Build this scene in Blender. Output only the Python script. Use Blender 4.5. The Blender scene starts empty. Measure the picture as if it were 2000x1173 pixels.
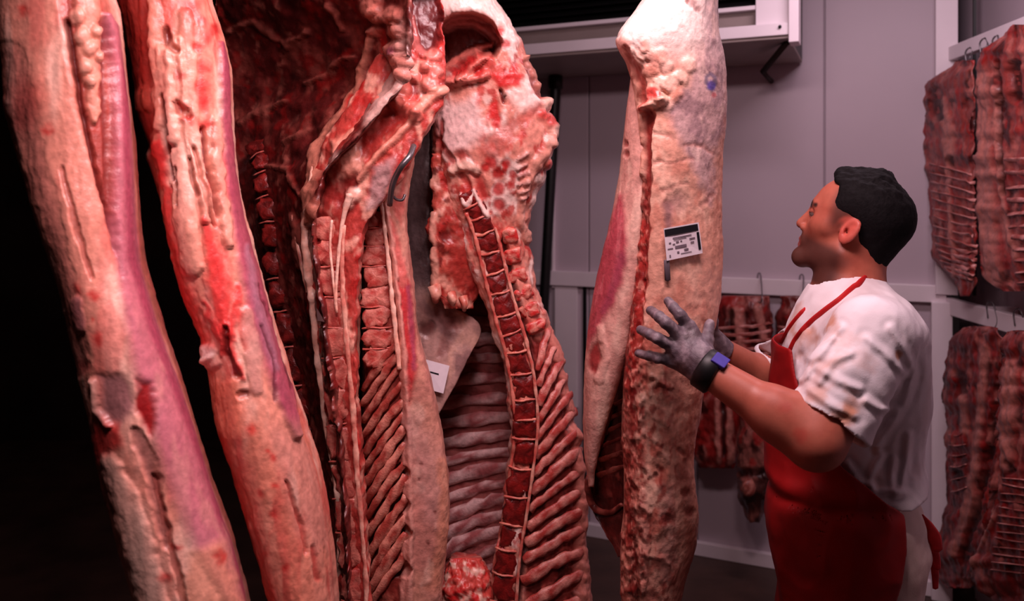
import bpy, math
import numpy as np
from mathutils import Vector, Matrix

# ------------------------------------------------------------------ camera, world, light, exposure
SC = bpy.context.scene
COL = SC.collection
F, CZ, HY = 1600.0, 1.60, 390.0          # focal length in pixels, eye height, horizon row (2000x1173 frame)
cam_d = bpy.data.cameras.new('camera'); cam = bpy.data.objects.new('camera', cam_d); COL.objects.link(cam)
cam.location = (0, 0, CZ); cam.rotation_euler = (math.pi / 2, 0, 0)
cam_d.sensor_width = 36.0; cam_d.lens = F * 36.0 / 2000.0; cam_d.shift_y = -(586.5 - HY) / 2000.0
cam_d.clip_start = 0.05
cam_d.dof.use_dof = True; cam_d.dof.focus_distance = 1.75; cam_d.dof.aperture_fstop = 3.2
SC.camera = cam
SC.view_settings.view_transform = 'Standard'; SC.view_settings.look = 'None'
SC.view_settings.gamma = 1.0; SC.view_settings.use_curve_mapping = False
SC.view_settings.exposure = 0.0
wd = bpy.data.worlds.new('cold_room_air'); SC.world = wd; wd.use_nodes = True
wd.node_tree.nodes['Background'].inputs[0].default_value = (0.5, 0.3, 0.32, 1)
wd.node_tree.nodes['Background'].inputs[1].default_value = 0.012
LIGHT_COL = (1.0, 0.69, 0.74)


def area(name, loc, target, power, sx, sy, col=LIGHT_COL, spread=math.pi):
    d = bpy.data.lights.new(name, 'AREA'); d.shape = 'RECTANGLE'; d.size = sx; d.size_y = sy
    d.energy = power; d.color = col; d.spread = spread
    o = bpy.data.objects.new(name, d); COL.objects.link(o); o.location = loc
    o.rotation_euler = (Vector(target) - Vector(loc)).to_track_quat('-Z', 'Y').to_euler()
    return o


area('ceiling_tube_light', (0.2, 1.2, 2.47), (0.26, 1.6, 1.3), 20.5, 0.7, 0.2)
area('rear_tube_light', (1.1, 2.25, 2.66), (1.2, 2.7, 1.2), 10.5, 0.7, 0.15, (1.0, .73, .85))
area('aisle_tube_light', (-0.1, 0.5, 2.45), (-0.72, 1.4, 1.25), 4.9, 0.5, 0.2, LIGHT_COL, math.radians(85))

# ------------------------------------------------------------------ small maths


def lin(r, g, b):
    c = np.array([r, g, b], float) / 255.0
    return np.where(c <= 0.04045, c / 12.92, ((c + 0.055) / 1.055) ** 2.4)


def W(x, y, Y):
    return np.array([(x - 1000.0) / F * Y, Y, CZ - (y - HY) / F * Y])


_rng = np.random.RandomState(7)
_PERM = np.tile(_rng.permutation(256), 3)
_GR = _rng.normal(size=(256, 3)); _GR /= np.linalg.norm(_GR, axis=1)[:, None]


def perlin(P):
    P = np.asarray(P, float); i = np.floor(P).astype(np.int64); f = P - i; i &= 255
    u = f * f * f * (f * (f * 6 - 15) + 10); out = 0
    for dx in (0, 1):
        wx = u[:, 0] if dx else 1 - u[:, 0]
        for dy in (0, 1):
            wy = u[:, 1] if dy else 1 - u[:, 1]
            for dz in (0, 1):
                wz = u[:, 2] if dz else 1 - u[:, 2]
                h = _PERM[_PERM[_PERM[i[:, 0] + dx] + i[:, 1] + dy] + i[:, 2] + dz]
                out = out + wx * wy * wz * np.einsum('ij,ij->i', _GR[h], f - np.array([dx, dy, dz]))
    return out


def fbm(P, o=3):
    P = np.asarray(P, float)
    return sum(perlin(P * 2 ** k + 17.3 * k) * 0.5 ** k for k in range(o))


def sst(a, b, x):
    t = np.clip((x - a) / (b - a + 1e-12), 0, 1); return t * t * (3 - 2 * t)


def segdist(px, py, pts):
    best = np.full(px.shape, 1e9); wid = np.zeros(px.shape)
    for a, b in zip(pts[:-1], pts[1:]):
        ax, ay, bx, by = a[0], a[1], b[0], b[1]; dx, dy = bx - ax, by - ay
        t = np.clip(((px - ax) * dx + (py - ay) * dy) / (dx * dx + dy * dy + 1e-9), 0, 1)
        d = np.hypot(px - ax - t * dx, py - ay - t * dy)
        m = d < best; best = np.where(m, d, best)
        if len(a) > 2: wid = np.where(m, a[2] + (b[2] - a[2]) * t, wid)
    return best, wid


def polydist(px, py, pts):
    d, _ = segdist(px, py, list(pts) + [pts[0]])
    ins = np.zeros(px.shape, bool); n = len(pts)
    for k in range(n):
        x1, y1 = pts[k][:2]; x2, y2 = pts[(k + 1) % n][:2]
        if y1 == y2: continue
        c = ((y1 > py) != (y2 > py)) & (px < (x2 - x1) * (py - y1) / (y2 - y1) + x1)
        ins ^= c
    return np.where(ins, -d, d)


def smooth_line(pts, n):
    pts = np.array(pts, float); k = len(pts)
    if k < 3: return np.array([pts[0] + (pts[-1] - pts[0]) * t for t in np.linspace(0, 1, n)])
    P = np.vstack([2 * pts[0] - pts[1], pts, 2 * pts[-1] - pts[-2]]); out = []
    for t in np.linspace(0, k - 1, n):
        i = min(int(t), k - 2); u = t - i; a, b, c, d = P[i:i + 4]
        out.append(0.5 * (2 * b + (c - a) * u + (2 * a - 5 * b + 4 * c - d) * u * u + (3 * b - a - 3 * c + d) * u ** 3))
    return np.array(out)


# ------------------------------------------------------------------ objects
def link(o, parent=None):
    COL.objects.link(o)
    if parent is not None:
        o.parent = parent; t = Vector(parent.location)
        if parent.parent is not None: t = Vector((0, 0, 0))
        if parent.type == 'EMPTY': o.matrix_parent_inverse = Matrix.Translation(-t)
    return o


def mk(name, V, quads, mat, parent=None, tris=None, colour=None, smooth=True):
    V = np.asarray(V, np.float32)
    me = bpy.data.meshes.new(name); me.vertices.add(len(V)); me.vertices.foreach_set('co', V.ravel())
    q = np.asarray(quads if quads is not None and len(quads) else np.zeros((0, 4)), np.int32).reshape(-1, 4)
    t = np.asarray(tris if tris is not None and len(tris) else np.zeros((0, 3)), np.int32).reshape(-1, 3)
    li = np.concatenate([q.ravel(), t.ravel()])
    st = np.concatenate([np.arange(len(q)) * 4, len(q) * 4 + np.arange(len(t)) * 3]).astype(np.int32)
    me.loops.add(len(li)); me.loops.foreach_set('vertex_index', li)
    me.polygons.add(len(st)); me.polygons.foreach_set('loop_start', st)
    me.update(calc_edges=True)
    me.polygons.foreach_set('use_smooth', np.full(len(st), smooth, bool))
    if colour is not None:
        a = me.color_attributes.new('Col', 'FLOAT_COLOR', 'POINT')
        c = np.ones((len(V), 4), np.float32); c[:, :3] = np.broadcast_to(colour, (len(V), 3))
        a.data.foreach_set('color', c.ravel())
    me.materials.append(mat)
    return link(bpy.data.objects.new(name, me), parent)


def tag(o, label, cat, group=None):
    o['label'] = label; o['category'] = cat
    if group: o['group'] = group
    return o


def thing(name, label, cat, loc=(0, 0, 0), group=None):
    o = bpy.data.objects.new(name, None); o.empty_display_size = 0.05
    o.location = Vector([float(v) for v in loc]); COL.objects.link(o)
    return tag(o, label, cat, group)


def structure(o):
    o['kind'] = 'structure'; return o


def box_vf(c, ax, ay, az):
    c, ax, ay, az = (np.asarray(v, float) for v in (c, ax, ay, az))
    V = [c + sx * ax + sy * ay + sz * az for sx in (-1, 1) for sy in (-1, 1) for sz in (-1, 1)]
    Q = [(0, 1, 3, 2), (4, 6, 7, 5), (0, 4, 5, 1), (2, 3, 7, 6), (0, 2, 6, 4), (1, 5, 7, 3)]
    return V, Q


def bevel_box(name, c, ax, ay, az, mat, parent=None, bev=0.004):
    V, Q = box_vf(c, ax, ay, az)
    o = mk(name, V, Q, mat, parent, smooth=False)
    if bev:
        m = o.modifiers.new('bevel', 'BEVEL'); m.width = bev; m.segments = 2; m.limit_method = 'NONE'
    return o


def tube_vf(pts, rad, n=8, flat=1.0, normal=None, jit=0.0, seed=0.0, lumpy=35.0):
    pts = np.asarray(pts, float); k = len(pts); rad = np.broadcast_to(rad, k)
    T = np.gradient(pts, axis=0); T /= np.linalg.norm(T, axis=1)[:, None] + 1e-12
    ref = np.array(normal if normal is not None else (0, -1, 0), float)
    A = np.cross(T, ref); A /= np.linalg.norm(A, axis=1)[:, None] + 1e-12
    B = np.cross(A, T)
    th = np.arange(n) * 2 * np.pi / n
    R = rad[:, None, None] * (np.cos(th)[None, :, None] * A[:, None] + flat * np.sin(th)[None, :, None] * B[:, None])
    V = (pts[:, None] + R).reshape(-1, 3)
    if jit:
        nn = fbm(V * lumpy + seed, 2)
        V = V + (R.reshape(-1, 3)) * (nn * jit)[:, None]
    i = np.arange(k - 1)[:, None] * n; j = np.arange(n)[None]; j2 = (j + 1) % n
    Q = np.stack([i + j, i + j2, i + n + j2, i + n + j], -1).reshape(-1, 4)
    c0 = len(V); V = np.vstack([V, pts[0] - T[0] * rad[0] * .4, pts[-1] + T[-1] * rad[-1] * .4])
    tr = [(c0, (a + 1) % n, a) for a in range(n)] + [(c0 + 1, (k - 1) * n + a, (k - 1) * n + (a + 1) % n) for a in range(n)]
    return V, Q, tr


def tube(name, pts, rad, mat, parent=None, col=None, **kw):
    V, Q, tr = tube_vf(pts, rad, **kw)
    c = None
    if col is not None:
        c = np.asarray(col, float)
        if c.ndim == 2 and c.shape[0] == 2:
            m = sst(-0.15, 0.2, fbm(V * 45 + 3.1, 3))[:, None]; c = c[0] * (1 - m) + c[1] * m
    return mk(name, V, Q, mat, parent, tr, c)


def lump_vf(c, ax, ay, az, e=0.7, nu=14, nv=9, jit=0.15, seed=0.0, sc=60.0):
    c, ax, ay, az = (np.asarray(v, float) for v in (c, ax, ay, az))
    u = np.arange(nu) * 2 * np.pi / nu; v = np.linspace(-np.pi / 2, np.pi / 2, nv)
    se = lambda t: np.sign(t) * np.abs(t) ** e
    x = se(np.cos(v))[:, None] * se(np.cos(u))[None]; y = se(np.cos(v))[:, None] * se(np.sin(u))[None]
    z = np.repeat(se(np.sin(v))[:, None], nu, 1)
    V = (x[..., None] * ax + y[..., None] * ay + z[..., None] * az).reshape(-1, 3)
    V = c + V * (1 + jit * fbm((c + V) * sc + seed, 2))[:, None]
    i = np.arange(nv - 1)[:, None] * nu; j = np.arange(nu)[None]; j2 = (j + 1) % nu
    Q = np.stack([i + j, i + j2, i + nu + j2, i + nu + j], -1).reshape(-1, 4)
    return V, Q


def lump(name, c, ax, ay, az, mat, parent=None, cols=None, seed=0.0, thr=(-.1, .2), csc=70.0, **kw):
    V, Q = lump_vf(c, ax, ay, az, seed=seed, **kw)
    m = sst(thr[0], thr[1], fbm(V * csc + seed, 3))[:, None]
    return mk(name, V, Q, mat, parent, colour=cols[0] * (1 - m) + cols[1] * m)


# ------------------------------------------------------------------ materials
def new_mat(name, rough=0.6, spec=0.5):
    m = bpy.data.materials.new(name); m.use_nodes = True
    b = m.node_tree.nodes['Principled BSDF']
    b.inputs['Roughness'].default_value = rough; b.inputs['Specular IOR Level'].default_value = spec
    return m, m.node_tree, b


def add_bump(nt, b, layers, strength=0.5, dist=0.002):
    tc = nt.nodes.new('ShaderNodeTexCoord'); prev = None
    for sc, det, w in layers:
        n = nt.nodes.new('ShaderNodeTexNoise'); n.inputs['Scale'].default_value = sc; n.inputs['Detail'].default_value = det
        nt.links.new(tc.outputs['Object'], n.inputs['Vector'])
        bp = nt.nodes.new('ShaderNodeBump'); bp.inputs['Strength'].default_value = strength * w; bp.inputs['Distance'].default_value = dist
        nt.links.new(n.outputs['Fac'], bp.inputs['Height'])
        if prev: nt.links.new(prev.outputs['Normal'], bp.inputs['Normal'])
        prev = bp
    nt.links.new(prev.outputs['Normal'], b.inputs['Normal'])


def painted(name, rough, spec, bump, bstr=0.5, bdist=0.002, var=0.18, vscale=90.0, rvar=0.15, coat=0.0):
    """pigment from the mesh's own colour attribute, with grain, gloss variation and fine relief"""
    m, nt, b = new_mat(name, rough, spec)
    at = nt.nodes.new('ShaderNodeAttribute'); at.attribute_name = 'Col'
    tc = nt.nodes.new('ShaderNodeTexCoord')
    nz = nt.nodes.new('ShaderNodeTexNoise'); nz.inputs['Scale'].default_value = vscale; nz.inputs['Detail'].default_value = 5
    nt.links.new(tc.outputs['Object'], nz.inputs['Vector'])
    mr = nt.nodes.new('ShaderNodeMapRange'); mr.inputs[1].default_value = .3; mr.inputs[2].default_value = .7
    mr.inputs[3].default_value = 1 - var; mr.inputs[4].default_value = 1 + var
    nt.links.new(nz.outputs['Fac'], mr.inputs[0])
    mx = nt.nodes.new('ShaderNodeVectorMath'); mx.operation = 'SCALE'
    nt.links.new(at.outputs['Color'], mx.inputs[0]); nt.links.new(mr.outputs[0], mx.inputs['Scale'])
    nt.links.new(mx.outputs[0], b.inputs['Base Color'])
    n2 = nt.nodes.new('ShaderNodeTexNoise'); n2.inputs['Scale'].default_value = vscale * .35
    nt.links.new(tc.outputs['Object'], n2.inputs['Vector'])
    m2 = nt.nodes.new('ShaderNodeMapRange'); m2.inputs[3].default_value = rough - rvar; m2.inputs[4].default_value = rough + rvar
    nt.links.new(n2.outputs['Fac'], m2.inputs[0]); nt.links.new(m2.outputs[0], b.inputs['Roughness'])
    b.inputs['Coat Weight'].default_value = coat; b.inputs['Coat Roughness'].default_value = .3
    add_bump(nt, b, bump, bstr, bdist)
    return m


def plain(name, rgb, rough=0.6, spec=0.4, var=0.1, vscale=12.0, bump=None, metal=0.0, bdist=0.001):
    m, nt, b = new_mat(name, rough, spec); b.inputs['Metallic'].default_value = metal
    tc = nt.nodes.new('ShaderNodeTexCoord'); nz = nt.nodes.new('ShaderNodeTexNoise')
    nz.inputs['Scale'].default_value = vscale; nz.inputs['Detail'].default_value = 6
    nt.links.new(tc.outputs['Object'], nz.inputs['Vector'])
    cr = nt.nodes.new('ShaderNodeValToRGB'); c = lin(*rgb)
    cr.color_ramp.elements[0].position = .3; cr.color_ramp.elements[1].position = .7
    cr.color_ramp.elements[0].color = (*(c * (1 - var)), 1); cr.color_ramp.elements[1].color = (*np.minimum(c * (1 + var), 1), 1)
    nt.links.new(nz.outputs['Fac'], cr.inputs['Fac']); nt.links.new(cr.outputs['Color'], b.inputs['Base Color'])
    if bump: add_bump(nt, b, bump, .5, bdist)
    return m


M_FLESH = painted('flesh', .4, .5, [(45, 5, 1.0), (170, 4, .5)], .5, .003, coat=.12)
M_BONE = painted('bone_and_rib', .4, .5, [(70, 5, 1.0), (220, 4, .6)], .6, .003, coat=.12)
M_SKIN = painted('skin', .5, .4, [(300, 4, .5)], .25, .001, var=.07, vscale=60)
M_CLOTH = painted('cotton', .85, .2, [(40, 5, .8), (400, 3, .4)], .4, .002, var=.03, vscale=30, rvar=.05)
M_APRON = painted('apron_fabric', .6, .35, [(30, 5, .8), (500, 3, .3)], .3, .002, var=.06, vscale=40, rvar=.08)
M_HAIR = painted('dark_hair', .75, .12, [(220, 5, 1.0)], .5, .002, var=.3, vscale=200)
M_GLOVE = painted('grey_glove_knit', .48, .5, [(120, 5, .8), (600, 3, .8)], .5, .0015, var=.15, vscale=150)
M_WALL = plain('white_wall_panel', (196, 182, 190), .45, .4, .06, 1.5, [(8, 3, .3)], bdist=.002)
M_TRIM = plain('white_painted_metal', (238, 228, 232), .4, .5, .05, 4, [(30, 3, .3)])
M_UNDER = plain('galvanised_tray', (150, 135, 130), .5, .4, .1, 6)
M_BLACK = plain('black_plastic', (14, 13, 14), .45, .4, .2, 20)
M_DARK = plain('brown_bracket_unlit_wall', (38, 24, 20), .8, .2, .3, 3)  # wall tone stands in for unlit room darkness; brackets are really brown
M_FLOOR = plain('wet_brown_concrete', (70, 48, 40), .5, .5, .35, 5, [(14, 6, 1.0)], bdist=.006)
M_CEIL = plain('ceiling_panel', (150, 140, 140), .6, .3, .05, 2)
M_STEEL = plain('hook_steel', (120, 115, 118), .35, .5, .1, 30, metal=.8)
M_PAPER = plain('label_paper', (226, 216, 222), .6, .3, .05, 60)
M_INK = plain('printed_ink', (22, 20, 26), .7, .2, .1, 60)
M_GREYINK = plain('grey_print', (112, 98, 108), .7, .2, .15, 200)
M_SHOE = plain('white_rubber_boot', (200, 195, 190), .5, .4, .05, 10)
M_BLUE = plain('blue_patch', (60, 50, 150), .55, .4, .1, 60)
M_EYE = plain('eye_white', (96, 78, 74), .2, .6, .03, 50)
M_IRIS = plain('dark_iris', (20, 12, 10), .2, .6, .1, 50)
FAT = lin(232, 172, 150); FAT2 = lin(238, 196, 176); WHT = lin(246, 224, 212); PINK = lin(205, 108, 96)
MEAT = lin(172, 30, 28); DEEP = lin(96, 16, 15); DARK = lin(52, 10, 9); BRIGHT = lin(212, 34, 36)
PURP = lin(158, 66, 88); PURP2 = lin(186, 106, 118); GREY = lin(178, 138, 136); TAN = lin(196, 130, 108); SLATE = lin(112, 98, 104)


# ------------------------------------------------------------------ flesh lofts
class Flesh:
    """A hanging body of meat: a closed loft through rows (row, left, right, depth at left, depth at right, front bulge, back bulge)."""

    def __init__(s, rows, nx=80, nb=18, step=3.6, p=2.2, wob=3.0, seed=0.0, smooth=14.0, extra=0):
        R = np.array(rows, float); ys = np.arange(R[0, 0], R[-1, 0] + step, step)
        c = [np.interp(ys, R[:, 0], R[:, k]) for k in range(1, 7)]
        kw = int(3 * smooth / step); g = np.exp(-.5 * (np.arange(-kw, kw + 1) * step / smooth) ** 2); g /= g.sum()
        c = [np.convolve(np.pad(a, kw, 'edge'), g, 'valid') for a in c]
        z = np.zeros_like(ys)
        c[0] = c[0] + wob * fbm(np.stack([ys * .03, z + seed, z + 1.7], 1), 3) * 1.6
        c[1] = c[1] + wob * fbm(np.stack([ys * .03, z + seed, z + 9.2], 1), 3) * 1.6
        s.ys, s.c, s.p, s.seed = ys, c, p, seed
        ph = np.linspace(-1, 1, nx); sf = .45 * ph + .55 * np.sin(ph * np.pi / 2)
        sb = np.sin(np.linspace(1, -1, nb + 2)[1:-1] * np.pi / 2)
        S = np.concatenate([sf, sb]); fr = np.concatenate([np.ones(nx), np.zeros(nb)])
        xl, xr, Yl, Yr, tf, tb = (a[:, None] for a in c)
        xp = (xl + xr) / 2 + S * (xr - xl) / 2; Yc = (Yl + Yr) / 2 + S * (Yr - Yl) / 2
        prof = np.maximum(1 - np.abs(S) ** p, 0) ** (1 / p)
        Y = Yc + np.where(fr > 0, -tf * prof, tb * prof)
        Yu = np.where(fr > 0, Y, Yc)
        G = np.stack([(xp - 1000) / F * Yu, Y, CZ - (ys[:, None] + 0 * xp - HY) / F * Yu], -1)
        s.shape = G.shape[:2]
        du = np.roll(G, -1, 1) - np.roll(G, 1, 1); dv = np.gradient(G, axis=0)
        N = np.cross(du, dv); N /= np.linalg.norm(N, axis=2)[..., None] + 1e-9
        ctr = G.mean(1, keepdims=True)
        if (np.einsum('ijk,ijk->ij', N, G - ctr)).mean() < 0: N = -N
        s.G, s.N = G.reshape(-1, 3), N.reshape(-1, 3)
        s.xp, s.yp = xp.ravel(), np.repeat(ys, len(S)); s.fr = np.tile(fr, len(ys)); s.S = np.tile(S, len(ys))
        s.H = np.zeros(len(s.xp)); s.D = np.zeros(len(s.xp)); s.C = np.tile(FAT, (len(s.xp), 1))
        q = np.stack([s.xp / 30, s.yp / 30, np.full(len(s.xp), seed)], 1)
        s.dx = fbm(q, 3); s.dy = fbm(q + 41.7, 3); s.nfine = fbm(q * 3.3 + 5, 3)

    def surf(s, x, y, lift=0.0):
        xl, xr, Yl, Yr, tf, _ = (np.interp(y, s.ys, a) for a in s.c)
        S = float(np.clip((2 * x - xl - xr) / (xr - xl), -1, 1))
        Y = (Yl + Yr) / 2 + S * (Yr - Yl) / 2 - tf * max(1 - abs(S) ** s.p, 0) ** (1 / s.p) - lift
        return W(x, y, Y)

    def lumps(s, scale, amp, stretch=1.0, o=3, seed=0.0):
        q = np.stack([s.G[:, 0] * scale, s.G[:, 1] * scale, s.G[:, 2] * scale / stretch], 1) + s.seed + seed
        s.H += amp * fbm(q, o)

    def nz(s, scale, stretch=1.0, o=3, seed=0.0):
        q = np.stack([s.G[:, 0] * scale, s.G[:, 1] * scale, s.G[:, 2] * scale / stretch], 1) + s.seed + seed
        return fbm(q, o)

    def put(s, m, col=None, h=0.0):
        if col is not None: s.C = s.C * (1 - m[:, None]) + np.asarray(col) * m[:, None]
        if h: s.H += h * m

    def mix(s, col, scale, t0, t1, stretch=1.0, a=1.0, seed=0.0, within=None, h=0.0):
        m = sst(t0, t1, s.nz(scale, stretch, 4, seed)) * a
        if within is not None: m = m * within
        s.put(m, col, h)

    def stroke(s, pts, w=None, col=None, h=0.0, soft=.5, a=1.0, wob=5.0, dome=True, front=True):
        d, wv = segdist(s.xp + wob * s.dx, s.yp + wob * s.dy, pts)
        w = wv + 1e-6 if w is None else w
        m = (1 - sst(w * (1 - soft), w * (1 + soft), d))
        if front: m = m * s.fr
        if col is not None: s.C = s.C * (1 - m[:, None] * a) + np.asarray(col) * (m * a)[:, None]
        if h: s.H += h * (np.sqrt(np.maximum(1 - (d / (w * 1.25)) ** 2, 0)) * (s.fr if front else 1) if dome else m)
        return m

    def poly(s, pts, col=None, h=0.0, soft=8.0, a=1.0, wob=10.0, front=True, deep=0.0):
        d = polydist(s.xp + wob * s.dx, s.yp + wob * s.dy, pts)
        m = 1 - sst(-soft, soft, d)
        if front: m = m * s.fr
        s.put(m * a, col, 0)
        if h: s.H += h * m
        s.D += deep * m
        return m

    def flatten(s, m, k=.8): s.H *= 1 - k * m

    def dot(s, x, y, r, col=None, h=0.0, a=1.0, wob=5.0, soft=.4):
        return s.stroke([(x, y), (x + .5, y + .5)], r, col, h, soft, a, wob)

    def build(s, name, mat=None, parent=None):
        ry = s.G - np.array([0, 0, CZ]); ry /= np.linalg.norm(ry, axis=1)[:, None]
        V = s.G + s.N * s.H[:, None] + ry * s.D[:, None]; ny, M = s.shape
        i = np.arange(ny - 1)[:, None] * M; j = np.arange(M)[None]; j2 = (j + 1) % M
        Q = np.stack([i + j, i + M + j, i + M + j2, i + j2], -1).reshape(-1, 4)
        n0 = len(V); V = np.vstack([V, V[:M].mean(0), V[-M:].mean(0)])
        C = np.vstack([s.C, s.C[:M].mean(0), s.C[-M:].mean(0)])
        jj = np.arange(M); k2 = (jj + 1) % M
        T = np.concatenate([np.stack([np.full(M, n0), jj, k2], 1), np.stack([np.full(M, n0 + 1), (ny - 1) * M + k2, (ny - 1) * M + jj], 1)])
        return mk(name, V, Q, mat or M_FLESH, parent, T, np.clip(C, 0, 1))


def hang(root, top):
    """steel rod with a hook running from the meat up to the ceiling, part of the hanging thing's rigging"""
    top = np.asarray(top, float)
    pts = [np.array([top[0], top[1], 2.95]), top + (0, 0, .1), top + (.0, 0, .06), top + (.03, 0, .0), top + (.03, 0, -.05), top + (0, 0, -.08), top + (-.03, 0, -.05)]
    pts[0][2] = CEIL
    return tube('hook', smooth_line(pts, 20), .006, M_STEEL, root)


CEIL = 3.0
# ------------------------------------------------------------------ room shell
WB = np.array([1.77, 3.30]); WD = np.array([-.913, .407]); WN = np.array([-.407, -.913])   # corner, wall direction, wall normal


def wp(u, d, z):                                # along the back wall from the corner, out from the wall, height
    p = WB + WD * u + WN * d; return np.array([p[0], p[1], z])


def wall_u(x, d=0.0):                           # where a pixel column meets the plane at distance d from the back wall
    k = (x - 1000) / F; p = WB + WN * d
    return (p[0] - k * p[1]) / (k * WD[1] - WD[0])


def wz(x, y, d=0.0):                            # height of a pixel on that plane
    Y = wp(wall_u(x, d), d, 0)[1]; return CZ - (y - HY) / F * Y


def wall_box(name, u0, u1, d0, d1, z0, z1, mat, parent=None, bev=.003):
    c = wp((u0 + u1) / 2, (d0 + d1) / 2, (z0 + z1) / 2)
    return bevel_box(name, c, np.array([*WD, 0]) * (u1 - u0) / 2, np.array([*WN, 0]) * (d1 - d0) / 2, (0, 0, (z1 - z0) / 2), mat, parent, bev)


structure(bevel_box('floor', (-.3, 2.4, -.05), (3.2, 0, 0), (0, 3.2, 0), (0, 0, .05), M_FLOOR, bev=0))
structure(bevel_box('ceiling', (-.3, 2.4, CEIL + .05), (3.2, 0, 0), (0, 3.2, 0), (0, 0, .05), M_CEIL, bev=0))
wall_back = structure(wall_box('wall_back', 0, 2.25, -.12, -.02, 0, CEIL, M_WALL, bev=0))
us = [0.0] + [wall_u(x) for x in (1610, 1362, 1150)] + [2.25]
for a, b in zip(us[:-1], us[1:]):
    wall_box('wall_panel', a + .003, b - .003, -.02, 0, 0, CEIL, M_WALL, wall_back, .004)
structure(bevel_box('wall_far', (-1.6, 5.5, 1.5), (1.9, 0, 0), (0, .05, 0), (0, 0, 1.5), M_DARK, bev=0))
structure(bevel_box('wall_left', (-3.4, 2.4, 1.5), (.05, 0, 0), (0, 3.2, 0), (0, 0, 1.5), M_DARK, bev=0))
RD = np.array([-.0725, -1.0]); RD /= np.linalg.norm(RD); RN = np.array([-1.0, .0725]); RN /= np.linalg.norm(RN)


def rp(v, d, z):                                # along the right wall from the corner towards the viewer, out from it, height
    p = WB + RD * v + RN * d; return np.array([p[0], p[1], z])


def right_box(name, v0, v1, d0, d1, z0, z1, mat, parent=None, bev=.003):
    c = rp((v0 + v1) / 2, (d0 + d1) / 2, (z0 + z1) / 2)
    return bevel_box(name, c, np.array([*RD, 0]) * (v1 - v0) / 2, np.array([*RN, 0]) * (d1 - d0) / 2, (0, 0, (z1 - z0) / 2), mat, parent, bev)


wall_right = structure(right_box('wall_right', -.2, 3.2, -.22, -.14, 0, CEIL, M_WALL, bev=0))
for v in (0, .85, 1.7, 2.5):
    right_box('wall_panel', v - .2, v + .6, -.14, -.12, 0, CEIL, M_WALL, wall_right, .004)
# rails, boards and posts of the room
zr = wz(1480, 558)
tr = structure(wall_box('trim_1', .02, 2.2, 0, .035, zr - .035, zr + .035, M_TRIM))
structure(wall_box('baseboard_back', 0, 2.25, 0, .03, 0, .06, M_TRIM))
structure(right_box('baseboard_right', 0, 3.0, -.12, -.09, 0, .06, M_TRIM))
structure(wall_box('trim_2', -.02, .06, 0, .05, zr, CEIL, M_TRIM))
structure(wall_box('trim_3', -.085, -.075, 0, .03, zr, CEIL, M_BLACK, bev=0))
structure(wall_box('trim_4', -.0, .075, 0, .06, 0, zr - .03, M_TRIM))
structure(wall_box('trim_5', wall_u(1146), wall_u(1140), 0, .012, .0, zr - .035, M_BLACK, bev=0))
structure(wall_box('trim_6', wall_u(1130), wall_u(1086), 0, .02, zr - .62, zr - .035, M_TRIM))
structure(wall_box('trim_7', wall_u(1085), wall_u(1080), 0, .02, zr - .05, CEIL, M_TRIM))
for k, (ya, yb) in enumerate(((95, 122), (580, 612))):
    za, zb = CZ - (yb - HY) / F * 3.3, CZ - (ya - HY) / F * 3.3
    b = tag(right_box('hook_rail', .0, 1.3, 0, .03, za, zb, M_TRIM),
            'white hook rail high on the right-hand wall' if k == 0 else 'white hook rail at chest height on the right-hand wall', 'rail', 'white rails on the right-hand wall')
    for v in (.25, .7, 1.2):
        right_box('bracket', v - .02, v + .02, -.12, 0, za + .005, zb - .005, M_TRIM, b)

# evaporator cooling unit
cu = thing('cooling_unit', 'white evaporator cooling unit with black louvres mounted high on the back wall', 'cooler', wp(.9, .3, 2.2))
D1 = .6; uR, uL = wall_u(1541, D1), 2.0
zb = wz(1300, 87, D1); zc = zb + .035
wall_box('tray', uR, uL, .02, D1, zb - .012, zb, M_UNDER, cu)
wall_box('frame', uR, uL, D1 - .02, D1 + .01, zb, zb + .045, M_TRIM, cu)
wall_box('frame', uR, uL, D1 - .07, D1 - .05, zb + .045, zb + .11, M_UNDER, cu)
wall_box('frame', uR + .0, uL, D1 - .06, D1 - .02, zb + .108, zb + .125, M_TRIM, cu)
wall_box('frame', uR - .035, uR + .0, D1 - .07, D1 + .02, zb - .03, CEIL - .1, M_TRIM, cu)
wall_box('frame', uR, uR + .12, D1 - .06, D1 - .015, zb + .045, CEIL - .1, M_TRIM, cu)
wall_box('casing', uR, uL, .02, D1 - .12, zb, CEIL - .1, M_BLACK, cu)
for k in range(9):
    c = wp((uR + .12 + uL) / 2, D1 - .06, zb + .145 + k * .028)
    tilt = np.array([WN[0] * .8, WN[1] * .8, -.6])
    bevel_box('louvre', c, np.array([*WD, 0]) * (uL - uR - .12) / 2, tilt * .018, np.cross(tilt, np.array([*WD, 0])) * .0015, M_BLACK, cu, .0008)
p0, p1 = wp(uR + .01, D1 - .06, zb - .012), wp(wall_u(1490, .3), .3, wz(1490, 140, .3))
tube('bracket', [p0, p1], .013, M_DARK, cu, n=6)
tube('bracket', [p1, wp(wall_u(1490, .3), 0.0, p1[2] + .0)], .010, M_DARK, cu, n=6)
cs = wp(uR + .03, D1 + .012, zb + .03)
tube('screw', [cs, cs + np.array([*WN, 0]) * .006], .006, M_BLACK, cu)

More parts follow.
